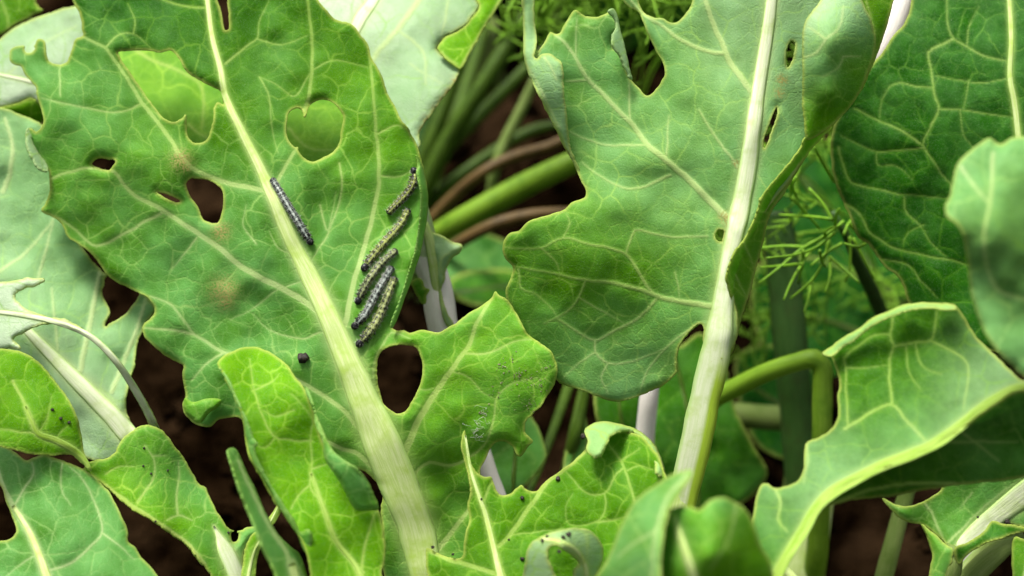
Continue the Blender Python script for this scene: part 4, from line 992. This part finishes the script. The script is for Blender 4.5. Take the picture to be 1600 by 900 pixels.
# ------------------------------------------------------------------ caterpillars
def caterpillar(path, rad, tint, label, seed, lift_head=0.0):
    """path from head to tail in photo pixels, resting on the gnawed leaf"""
    rng = np.random.RandomState(seed)
    Q = spline(parse(path), 0.9, closed=False)
    L = np.r_[0, np.cumsum(np.hypot(*np.diff(Q, axis=0).T))]
    tot = L[-1]
    n = int(tot * 1.1)
    u = np.linspace(0, 1, n)
    x, y = np.interp(u * tot, L, Q[:, 0]), np.interp(u * tot, L, Q[:, 1])
    d = L1[3](x, y)
    kk = np.ones(15) / 15
    d = np.convolve(np.r_[[d[0]] * 7, d, [d[-1]] * 7], kk, 'valid')
    nseg = 12
    hl = rad * 1.75 / tot                                     # head length as a share
    r = np.full(n, rad) * (0.86 + 0.16 * np.sin(np.clip((u - 0.05) / 0.8, 0, 1) * math.pi))
    ph = (u - hl) / (1 - hl) * nseg
    r *= 1 - 0.085 * np.abs(np.cos(ph * math.pi))**6
    r *= 1 - 0.03 * np.abs(np.cos(ph * math.pi * 3))**4
    hd = np.clip(u / hl, 0, 1)
    head = u < hl
    r = np.where(head, rad * 0.80 * np.sqrt(np.clip(1 - (1 - np.minimum(hd * 1.75, 1.0))**2, 0.0, 1)) * (1 - 0.22 * np.clip((hd - 0.72) / 0.28, 0, 1)), r)
    nk = np.exp(-((u - hl * 1.05) / (hl * 0.22))**2)
    r *= 1 - 0.16 * nk
    tl = np.clip((1 - u) / 0.045, 0, 1)
    r *= np.sqrt(np.clip(1 - (1 - tl)**2, 0.02, 1))
    r = np.maximum(r, rad * 0.06)
    m = MM_PX * d / D0
    P = place(x, y, d - r.clip(rad * 0.75) * 0.86 * m - lift_head * 0.001 * np.clip(1 - u / 0.25, 0, 1)**2)
    T = np.gradient(P, axis=0); T /= np.linalg.norm(T, axis=1, keepdims=True)
    toC = _c - P; toC /= np.linalg.norm(toC, axis=1, keepdims=True)
    lat = np.cross(T, toC); lat /= np.linalg.norm(lat, axis=1, keepdims=True)
    up = np.cross(lat, T)
    S = 30
    a = np.arange(S) / S * 2 * math.pi
    rr = (r * m)[:, None] * (1 + 0.05 * head[:, None] * np.cos(2 * a)[None])
    V = P[:, None] + rr[..., None] * (np.cos(a)[None, :, None] * lat[:, None] + np.sin(a)[None, :, None] * up[:, None])
    Vv, F, at = ring_mesh(V, P, a)
    # markings: black dots in rows on every segment, pale back line, yellow flanks, black head and end plates
    back = a - math.pi / 2                                    # 0 = along the back
    back = (back + math.pi) % (2 * math.pi) - math.pi
    spot = np.zeros((n, S))
    px_along = u * tot
    for sgi in range(nseg):
        for fr, angs, sz in ((0.20, (0.55, 1.15), 1.0), (0.45, (0.42, 0.95, 1.55), 1.35), (0.72, (0.62, 1.2), 1.05), (0.93, (0.40, 1.5), 0.75)):
            for an in angs:
                for sgn in (-1, 1):
                    u0 = (hl + (1 - hl) * (sgi + fr) / nseg) * tot + rng.uniform(-.5, .5)
                    a0 = sgn * (an + rng.uniform(-.07, .07))
                    q = ((px_along[:, None] - u0)**2 + ((back[None] - a0) * rad)**2) / (sz * rng.uniform(.8, 1.2))**2
                    spot = np.maximum(spot, np.clip(1.7 - q, 0, 1))
    for q_ in range(int(nseg * 34)):
        u0, a0, sz = rng.uniform(hl, 1) * tot, rng.uniform(-2.2, 2.2), rng.uniform(.35, .75)
        q = ((px_along[:, None] - u0)**2 + ((back[None] - a0) * rad)**2) / sz**2
        spot = np.maximum(spot, np.clip(1.6 - q, 0, 1) * .9)
    spot = np.maximum(spot, (u < hl * 0.98)[:, None] * 1.0)
    plate = np.exp(-((u - hl * 1.5) / (hl * 0.28))**2)[:, None] * (np.abs(back) < 1.5)[None] * (np.abs(back) > 0.16)[None]
    spot = np.maximum(spot, np.clip(plate * 1.4, 0, 1) * (1 if tint > .3 else .9))
    spot = np.maximum(spot, np.clip((u - 0.955) / 0.012, 0, 1)[:, None] * (np.abs(back) < 1.9)[None])
    stripe = np.exp(-(back / 0.17)**2)[None] * np.ones((n, 1)) * 0.55
    flank = np.exp(-((np.abs(back) - 1.75) / 0.35)**2)[None] * np.ones((n, 1)) * 0.7
    pad = lambda A_: np.r_[A_.ravel(), A_[0, 0], A_[-1, 0]]
    at.update(spot=pad(spot), stripe=pad(stripe), flank=pad(flank), tint=np.full(len(Vv), tint))
    base = V[n // 2, :].mean(0)
    o = thing('caterpillar', label, 'caterpillar', base, 'spotted caterpillars on the gnawed leaf')
    body = obj('body', Vv, F, 'caterpillar', o, base, at)
    # fine pale hairs
    Vs, Fs, off = [], [], 0
    for q in range(int(tot * 2.1)):
        i = rng.randint(4, n - 2); an = rng.uniform(-1.9, 1.9) + math.pi / 2
        nd = math.cos(an) * lat[i] + math.sin(an) * up[i]
        p0 = P[i] + nd * r[i] * m[i] * 0.95
        dr = nd + T[i] * rng.uniform(-.5, .5) + rng.normal(0, .15, 3)
        ln = rad * rng.uniform(0.35, 0.95) * m[i]
        p1 = p0 + dr / np.linalg.norm(dr) * ln
        w = 0.16 * m[i]
        e1 = np.cross(dr, T[i]); e1 /= np.linalg.norm(e1); e2 = T[i]
        Vs += [p0 + e1 * w, p0 - e1 * w * .5 + e2 * w * .8, p0 - e1 * w * .5 - e2 * w * .8, p1]
        Fs += [(off, off+1, off+3), (off+1, off+2, off+3), (off+2, off, off+3)]
        off += 4
    h = obj('hair', np.array(Vs), np.array(Fs), 'hair', o, base)
    h['kind'] = 'stuff'
    # three pairs of black true legs behind the head
    for sgi in (0.5, 1.35, 2.2):
        i = int(n * (hl + (1 - hl) * sgi / nseg))
        for sgn in (-1, 1):
            p0 = P[i] + lat[i] * sgn * r[i] * m[i] * 0.8 - up[i] * r[i] * m[i] * .35
            p1 = p0 + (lat[i] * sgn * 0.42 - up[i] * 0.18 - T[i] * .2) * rad * m[i]
            p2 = p1 + (lat[i] * sgn * 0.1 - up[i] * 0.32) * rad * m[i]
            Vt, Ft, _ = tube(np.array([p0, p1, p2]), np.array([.20, .14, .05]) * rad * m[i], 6)
            obj('leg', Vt, Ft, 'frass', o, base)
    return o
caterpillar('488,383 478,367 466,347 450,321 437,299 424,278', 6.6, 0.85, 'greyish black-spotted caterpillar alone on the midrib of the gnawed leaf', 1)
caterpillar('645,261 648,272 647,283 640,297 630,309 620,319 605,334', 6.8, 0.1, 'spotted caterpillar raising its glossy black head at the leaf margin', 2, 1.0)
caterpillar('566,424 576,409 588,394 605,374 620,358 630,344 639,326', 7.2, 0.12, 'longest yellowish spotted caterpillar lying just below the one raising its head', 3)
caterpillar('557,476 562,464 569,450 580,432 592,416 606,402 621,390', 6.7, 0.3, 'olive spotted caterpillar between the longest yellowish one and the grey one', 4)
caterpillar('550,514 560,503 572,489 583,468 592,451 602,434 614,416', 7.0, 0.85, 'bluish grey spotted caterpillar lying between two yellowish ones', 5)
caterpillar('557,542 570,528 583,511 594,492 602,472 610,452 618,432', 7.4, 0.22, 'yellowish spotted caterpillar at the low end of the row, by the bluish grey one', 6)

# ------------------------------------------------------------------ droppings and specks
rng = np.random.RandomState(9)
def pellet(x, y, rpx, surf, label, group='dark droppings on the leaves', rough=.3):
    d = float(surf(np.array([x]), np.array([y]))[0])
    c = place(np.array([x]), np.array([y]), np.array([d]))[0]
    r = rpx * TANH * d / 800
    tocam = (_c - c) / np.linalg.norm(_c - c)
    c = c + tocam * r * 0.45
    V, F = blob(rng, c, r, rough, 8, 12, .85)
    tag(obj('frass_pellet', V, F, 'frass', None, c), label, 'dropping', group)
pellet(473, 560, 8.5, L1[3], 'largest dark dropping lying alone on the gnawed caterpillar leaf', rough=.35)
pellet(603, 697, 3.0, L1[3], 'tiny dark speck on the broad pale midrib')
for x, y in ((82, 640), (95, 654), (108, 660)):
    pellet(x, y, 2.6, LB[3], 'tiny dark dropping on the yellowish green leaf')
for x, y, r_ in ((848, 845, 3.2), (855, 838, 2.6), (880, 840, 3.6), (887, 836, 4.0), (890, 834, 2.8), (874, 862, 3.0)):
    pellet(x, y, r_, L3b[3], 'dark dropping on the small pale curled leaf')
for x, y, r_, w in ((816, 778, 3.2, 'below the notched upper edge'), (872, 748, 4.0, 'close against the bright side rib'), (816, 873, 3.0, 'beside the small pale curled leaf'), (795, 843, 1.8, 'where two ribs fork'),
                    (752, 780, 2.0, 'on its main rib'), (676, 855, 2.6, 'at its pointed side tip'), (708, 866, 2.4, 'on the rib of its side lobe')):
    pellet(x, y, r_, L3[3], 'dark dropping on the low gnawed leaf ' + w)
pellet(911, 682, 4.5, L3e[3], 'dark dropping at the rolled margin of the low leaf')
pellet(1528, 808, 2.0, R4[3], 'tiny dark speck lying on the broad white rib')
pellet(1574, 815, 5.0, R4[3], 'larger dark dropping at the downturned edge below the broad white rib')
for x, y in ((224, 728), (236, 740), (262, 735), (225, 700), (243, 815), (357, 832)):
    pellet(x, y, 1.8, LD[3], 'tiny dark dropping on the folded leaf with nibbled edge')
# dusty residue and silk on the right lobe of the gnawed leaf
Vs, Fs, off = [], [], 0
for cx, cy_, sp, num in ((783, 575, 9, 26), (815, 588, 16, 46), (842, 600, 13, 38), (828, 632, 12, 30), (795, 600, 20, 24), (755, 645, 5, 12), (800, 560, 16, 14), (852, 570, 8, 14), (770, 610, 22, 12)):
    for q in range(num):
        x, y = cx + rng.normal(0, sp * .45) + 4 * rng.normal(), cy_ + rng.normal(0, sp * .5)
        r_ = (.3 + 1.0 * rng.rand()**2) * MM_PX
        d = float(L1[3](np.array([x]), np.array([y]))[0])
        V, F = blob(rng, place(np.array([x]), np.array([y]), np.array([d - 0.0002]))[0], r_, .5, 5, 6, .6)
        Vs.append(V); Fs.append(F + off); off += len(V)
o = obj('dust', np.concatenate(Vs), np.concatenate(Fs), 'dust', l1, A.location, smooth=False)
o['kind'] = 'stuff'
Vs, Fs, off = [], [], 0
for q in range(14):
    x, y = 745 + rng.normal(0, 12), 668 + rng.normal(0, 14)
    P = np.c_[np.cumsum(np.r_[x, rng.normal(0, 4, 6)]), np.cumsum(np.r_[y, rng.normal(0, 3, 6)])]
    P = spline(P, 2, closed=False)
    V, F, _ = tube(place(P[:, 0], P[:, 1], L1[3](P[:, 0], P[:, 1]) - .0004), 0.22 * MM_PX, 4)
    Vs.append(V); Fs.append(F + off); off += len(V)
o = obj('silk', np.concatenate(Vs), np.concatenate(Fs), 'silk', l1, A.location)
o['kind'] = 'stuff'

# ------------------------------------------------------------------ stems and leaves farther back
def gz(x, y):
    return float(ground_z(np.array(x), np.array(y)))
def ground_end(x, y, r):
    return (x, y, gz(x, y) - 0.005, r)
# fan of soft stalks between the two big leaves
fb = on_ground(640, 420)
K = thing('dill_plant', 'dill plant whose soft green stalks fan out behind the caterpillar leaf', 'dill plant', (fb[0], fb[1], gz(fb[0], fb[1])))
def fan(pts, mat):
    Q = parse(pts)
    return px_tube('stalk', ' '.join(','.join('%g' % a for a in q) for q in Q), mat, K, K.location, 12, end=ground_end(fb[0] + rng.normal(0, .012), fb[1] + rng.normal(0, .012), .004))
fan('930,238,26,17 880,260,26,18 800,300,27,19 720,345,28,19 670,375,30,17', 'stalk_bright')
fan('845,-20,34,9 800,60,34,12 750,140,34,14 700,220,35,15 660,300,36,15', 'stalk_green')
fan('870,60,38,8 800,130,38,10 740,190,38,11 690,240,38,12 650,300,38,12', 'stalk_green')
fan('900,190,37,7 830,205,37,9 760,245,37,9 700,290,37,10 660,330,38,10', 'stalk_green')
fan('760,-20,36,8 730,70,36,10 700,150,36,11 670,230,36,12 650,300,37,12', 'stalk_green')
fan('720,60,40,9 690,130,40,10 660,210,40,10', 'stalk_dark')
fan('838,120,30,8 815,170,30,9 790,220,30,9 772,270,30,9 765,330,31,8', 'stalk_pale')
for pts, lab in (('905,205,29,9 860,228,29,9 800,246,29,9 750,272,29,9 700,315,30,9 650,370,31,9', 'withered brown stem crossing behind the soft green stalks'),
                 ('960,335,24,8 880,332,24,9 820,338,24,10 770,352,24,10 720,378,25,10 660,420,27,9', 'withered tan stem arching below the soft green stalks')):
    Q = parse(pts)[-1]
    e = place(Q[0] - 60, Q[1] + 60, D0 + Q[2] / 100)
    g0 = np.array((e[0], e[1] + .05, 0)); g0[2] = gz(g0[0], g0[1])
    o = px_tube('withered_stem', pts, 'stalk_brown', None, g0, 12, end=(g0[0], g0[1], g0[2] - .004, .003))
    tag(o, lab, 'stem')
def standing(name, pts, mat, label, cat, sides=14, r_end=.004, dxy=(0, 0)):
    Q = parse(pts)[-1]
    e = place(Q[0], Q[1], D0 + Q[2] / 100)
    g0 = np.array((e[0] + dxy[0], e[1] + dxy[1], 0)); g0[2] = gz(g0[0], g0[1])
    o = px_tube(name, pts, mat, None, g0, sides, end=(g0[0], g0[1], g0[2] - .004, r_end))
    return tag(o, label, cat)
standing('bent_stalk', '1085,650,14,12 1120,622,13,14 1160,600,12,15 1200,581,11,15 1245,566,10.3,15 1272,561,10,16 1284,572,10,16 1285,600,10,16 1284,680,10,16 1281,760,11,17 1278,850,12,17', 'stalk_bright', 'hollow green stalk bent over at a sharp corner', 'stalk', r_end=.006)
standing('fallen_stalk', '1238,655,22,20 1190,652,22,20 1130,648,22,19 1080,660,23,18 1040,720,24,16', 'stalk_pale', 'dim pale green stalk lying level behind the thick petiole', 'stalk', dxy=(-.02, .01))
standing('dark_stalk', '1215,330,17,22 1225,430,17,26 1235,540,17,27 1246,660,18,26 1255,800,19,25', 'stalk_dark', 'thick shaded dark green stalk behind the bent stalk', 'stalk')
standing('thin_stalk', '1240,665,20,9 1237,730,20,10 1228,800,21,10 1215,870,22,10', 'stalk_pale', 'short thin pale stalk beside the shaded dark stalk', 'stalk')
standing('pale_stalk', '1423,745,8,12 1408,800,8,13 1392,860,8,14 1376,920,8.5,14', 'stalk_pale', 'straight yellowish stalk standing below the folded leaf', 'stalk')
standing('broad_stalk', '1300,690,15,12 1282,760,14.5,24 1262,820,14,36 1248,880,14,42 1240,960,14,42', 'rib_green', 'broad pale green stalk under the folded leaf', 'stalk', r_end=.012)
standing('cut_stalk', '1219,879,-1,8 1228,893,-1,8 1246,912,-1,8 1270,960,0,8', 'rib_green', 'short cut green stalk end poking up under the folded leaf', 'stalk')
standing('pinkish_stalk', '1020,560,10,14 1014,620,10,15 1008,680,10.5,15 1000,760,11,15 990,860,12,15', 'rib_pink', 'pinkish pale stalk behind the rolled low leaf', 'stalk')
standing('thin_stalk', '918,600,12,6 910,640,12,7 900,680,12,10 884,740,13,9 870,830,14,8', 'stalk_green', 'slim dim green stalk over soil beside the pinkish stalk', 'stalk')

# far leaves, soft in the picture, with some unseen ones added for shade
W = thing('cabbage_plant', 'shaded low cabbage plant in the gap behind the thick petiole', 'cabbage plant', root(0.075, 0.78))
stalk(W, .05)
def back_leaf(plant, outline, depth, rib, bloom, yel, label=None, h=.05, **kw):
    p = patch(outline, depth, s=5, bloom=bloom, yel=yel, und=3, bulge=1, cell=60, cell2=30, **kw)
    l = leaf(plant, [p], label=label)
    midrib(plant, l, rib, p[3], 'stalk_green', .5, .4, end=to(plant, .004, h))
    return l
back_leaf(W, '1020,520 1060,540 1095,520 1130,560 1150,640 1180,700 1200,740 1170,780 1120,800 1060,790 1030,740 1015,660', '1020,530,17 1150,640,17 1190,740,18 1060,790,14 1030,650,15', '1050,540,5 1070,620,7 1085,700,10 1090,800,12', .1, .1, 'dull green leaf low behind the thick petiole')
back_leaf(W, '930,600 960,590 1000,600 1010,660 1000,720 960,710 935,670', '930,600,13 1000,600,14 960,710,13', '965,600,4 970,650,6 985,720,8', .0, .1)
back_leaf(W, '770,640 800,630 830,650 850,690 852,720 830,750 800,775 770,770 745,720', '770,640,10 850,700,11 780,770,9', '800,640,4 805,700,6 800,775,9', .5, .3)
back_leaf(W, '905,640 915,650 920,690 905,730 885,750 880,720 892,680', '905,640,12 885,750,12 920,690,12', '908,650,3 900,700,4 884,750,5', .7, .3)
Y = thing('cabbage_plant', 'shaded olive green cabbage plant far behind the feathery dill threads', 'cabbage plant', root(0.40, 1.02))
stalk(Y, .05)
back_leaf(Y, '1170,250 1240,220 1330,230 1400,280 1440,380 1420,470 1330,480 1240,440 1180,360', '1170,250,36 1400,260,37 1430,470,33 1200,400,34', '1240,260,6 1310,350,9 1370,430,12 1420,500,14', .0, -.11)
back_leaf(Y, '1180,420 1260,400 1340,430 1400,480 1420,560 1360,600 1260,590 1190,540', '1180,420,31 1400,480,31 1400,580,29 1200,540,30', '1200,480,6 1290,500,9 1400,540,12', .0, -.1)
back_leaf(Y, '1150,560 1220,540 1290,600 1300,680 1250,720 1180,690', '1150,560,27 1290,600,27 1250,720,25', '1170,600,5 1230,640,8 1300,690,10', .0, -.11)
Z = thing('cabbage_plant', 'dim green cabbage plant at the back between the two big leaves, with unseen leaves added for shade', 'cabbage plant', root(0.02, 1.22))
stalk(Z, .06)
back_leaf(Z, '640,40 720,-20 820,-30 900,0 940,80 900,150 800,160 720,150 660,120', '640,40,62 820,-30,64 940,100,60 720,150,58', '900,60,7 820,80,9 740,110,12 700,170,14', .1, .05)
back_leaf(Z, '880,-40 1000,-60 1100,-20 1110,80 1060,180 960,190 890,120', '880,-40,60 1100,-20,60 960,190,54', '1000,-30,7 980,60,9 940,150,12', .05, .1)
back_leaf(Z, '620,200 680,150 740,160 760,230 720,300 650,320', '620,200,52 740,160,52 680,310,48', '730,180,6 690,240,8 650,310,10', .0, .05)
back_leaf(Z, '520,-120 640,-220 800,-240 900,-160 920,-60 800,-20 640,-30 540,-60', '520,-120,58 800,-240,64 920,-60,58 640,-30,52', '880,-140,8 760,-120,12 640,-80,16 660,40,18', .2, .1, h=.06)  # remaining leaves of this plant: out of view, added to shade the gap
back_leaf(Z, '860,-140 960,-260 1120,-280 1220,-180 1200,-70 1080,-30 940,-50', '860,-140,56 1120,-280,62 1200,-70,54 940,-50,50', '1140,-220,8 1040,-140,12 940,-60,16', .2, .1, h=.06)
back_leaf(Z, '560,-260 660,-420 860,-460 960,-360 900,-260 740,-220', '560,-260,56 860,-460,62 900,-260,54 740,-220,50', '860,-400,8 760,-320,12 700,-220,16 720,-60,18', .2, .1, h=.06)
back_leaf(Z, '420,-60 480,-260 600,-320 640,-200 580,-80 500,-20', '420,-60,50 600,-320,58 640,-200,54 500,-20,46', '560,-260,8 520,-140,12 540,-40,14', .2, .1, h=.06)
X = thing('cabbage_plant', 'dark teal cabbage plant deep behind the whitish petiole', 'cabbage plant', root(-0.02, 0.98))
stalk(X, .05)
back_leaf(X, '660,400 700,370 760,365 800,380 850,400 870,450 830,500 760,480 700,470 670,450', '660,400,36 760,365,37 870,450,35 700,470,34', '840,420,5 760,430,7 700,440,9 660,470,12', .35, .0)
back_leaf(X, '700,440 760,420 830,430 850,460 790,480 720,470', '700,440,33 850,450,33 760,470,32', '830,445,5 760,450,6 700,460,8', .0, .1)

# ------------------------------------------------------------------ dill fronds
def threads(polys, r0, r1, seg=5):
    Vs, Fs, At, off = [], [], [], 0
    for P in polys:
        P = np.asarray(P, float)
        V, F, at = tube(P, np.linspace(r0, r1, len(P)), seg)
        Vs.append(V); Fs.append(F + off); At.append(at['lco']); off += len(V)
    return np.concatenate(Vs), np.concatenate(Fs), {'lco': np.concatenate(At)}
db = on_ground(1390, 560)
Dl = thing('dill_plant', 'dill plant with fine feathery threads spreading beside the dark green leaf', 'dill plant', (db[0], db[1], gz(db[0], db[1])))
px_tube('stem', '1300,330,10,5 1318,360,10,6 1335,400,11,8 1360,450,14,11 1382,500,18,11', 'stalk_dark', Dl, Dl.location, 10, end=(db[0], db[1], gz(db[0], db[1]) - .004, .004))
TH = '''430,430 370,480 250,550 130,650 20,735|260,540 150,535 20,545|430,460 330,540 220,580 60,600|250,630 150,640 30,650|260,560 255,640 240,700 230,735|255,630 200,720 155,825|400,500 380,580 350,650 305,720 190,820|305,725 290,810 265,890|400,590 470,650 565,735|405,600 405,690 380,785|510,480 515,580 510,660 485,730|530,490 570,570 640,710|600,520 560,540 480,520|420,400 370,310 290,220|420,390 300,375 130,365|430,190 380,110 320,0|190,150 195,290|430,430 440,360 455,330|480,470 500,420 520,390|470,520 400,560 300,640|380,500 375,460 420,430|480,400 430,440 380,470|510,410 540,450 600,520|350,560 360,620 380,650|300,560 270,600 255,640|200,270 260,340 350,440|220,160 200,210 260,350'''
polys = []
for t in TH.split('|'):
    P = spline(parse(t), 25, closed=False) * 0.2889 + (1180, 230)
    d0, d1 = rng.uniform(7, 9.5), rng.uniform(6, 11)
    polys.append(place(P[:, 0], P[:, 1], D0 + np.linspace(d0, d1, len(P)) / 100))
Vv, F, at = threads(polys, .00085, .0005)
obj('frond', Vv, F, 'dill', Dl, Dl.location, at)
def frond(base, dirn, length, seed, n1=9):
    r_ = np.random.RandomState(seed)
    dirn = np.asarray(dirn, float); dirn /= np.linalg.norm(dirn)
    t = np.linspace(0, 1, 10)[:, None]
    bend = r_.normal(0, .25, 3) - np.array((0, 0, .25))
    main = np.asarray(base) + dirn * length * t + bend * length * t**2 * .5
    polys = [main]
    for q in range(n1):
        i = int(1 + 8 * (q + .5) / n1)
        for sg in (-1, 1):
            side = np.cross(dirn, r_.normal(0, 1, 3)); side /= np.linalg.norm(side)
            d2 = dirn * .6 + side * .8
            l2 = length * (.45 - .3 * q / n1) * r_.uniform(.7, 1.2)
            tt = np.linspace(0, 1, 5)[:, None]
            br = main[i] + d2 * l2 * tt + bend * l2 * tt**2 * .4
            polys.append(br)
            for z in (1, 2, 3, 4):
                for s2 in (-1, 1):
                    side2 = np.cross(d2, r_.normal(0, 1, 3)); side2 /= np.linalg.norm(side2)
                    d3 = d2 * .5 + side2 * .7
                    l3 = l2 * r_.uniform(.25, .45)
                    polys.append(br[z] + d3 * l3 * np.linspace(0, 1, 3)[:, None])
    return polys
def add_fronds(plant, specs):
    for x, y, cm, dx, dy, dz, ln, sd in specs:
        p = pt(x, y, cm)
        polys = frond(p, (dx, dz, dy), ln, sd)
        b0 = np.array(plant.location)
        t = np.linspace(0, 1, 12)[:, None]
        mid = (b0 + p) / 2 + np.array((0, .02, .04))
        polys.append((1-t)**2 * p + 2*t*(1-t) * mid + t**2 * b0)
        V, F, at = threads(polys, .0007, .0004, 4)
        obj('frond', V, F, 'dill', plant, plant.location, at)
mb = on_ground(960, 330)
M = thing('dill_plant', 'feathery dill plant above and behind the tall pale leaf', 'dill plant', (mb[0], mb[1], gz(mb[0], mb[1])))
add_fronds(M, [(830, 60, 22, .3, .7, -.1, .12, 1), (900, 60, 20, -.1, 1, 0, .12, 2), (960, 90, 18, .3, 1, .1, .12, 3), (1040, 80, 22, -.2, 1, 0, .12, 4), (1000, 130, 20, .1, 1, .1, .11, 5), (880, 140, 24, -.3, 1, .1, .14, 6), (1060, 60, 24, .3, 1, 0, .12, 7), (780, 80, 34, .3, 1, .1, .14, 8), (940, 30, 28, -.5, .7, .1, .14, 9), (1010, 60, 30, .5, .7, .1, .14, 10)])
add_fronds(Dl, [(1300, 330, 16, -.8, .5, 0, .09, 21), (1290, 360, 18, -.8, -.1, 0, .09, 22), (1310, 300, 18, -.2, .9, 0, .09, 23), (1320, 430, 22, -.6, -.4, 0, .08, 24), (1260, 300, 22, -.4, .7, .1, .1, 25), (1250, 380, 26, -.7, .2, .1, .12, 26), (1330, 380, 26, .2, -.6, .1, .1, 27), (1230, 260, 26, .3, .8, .1, .1, 28)])
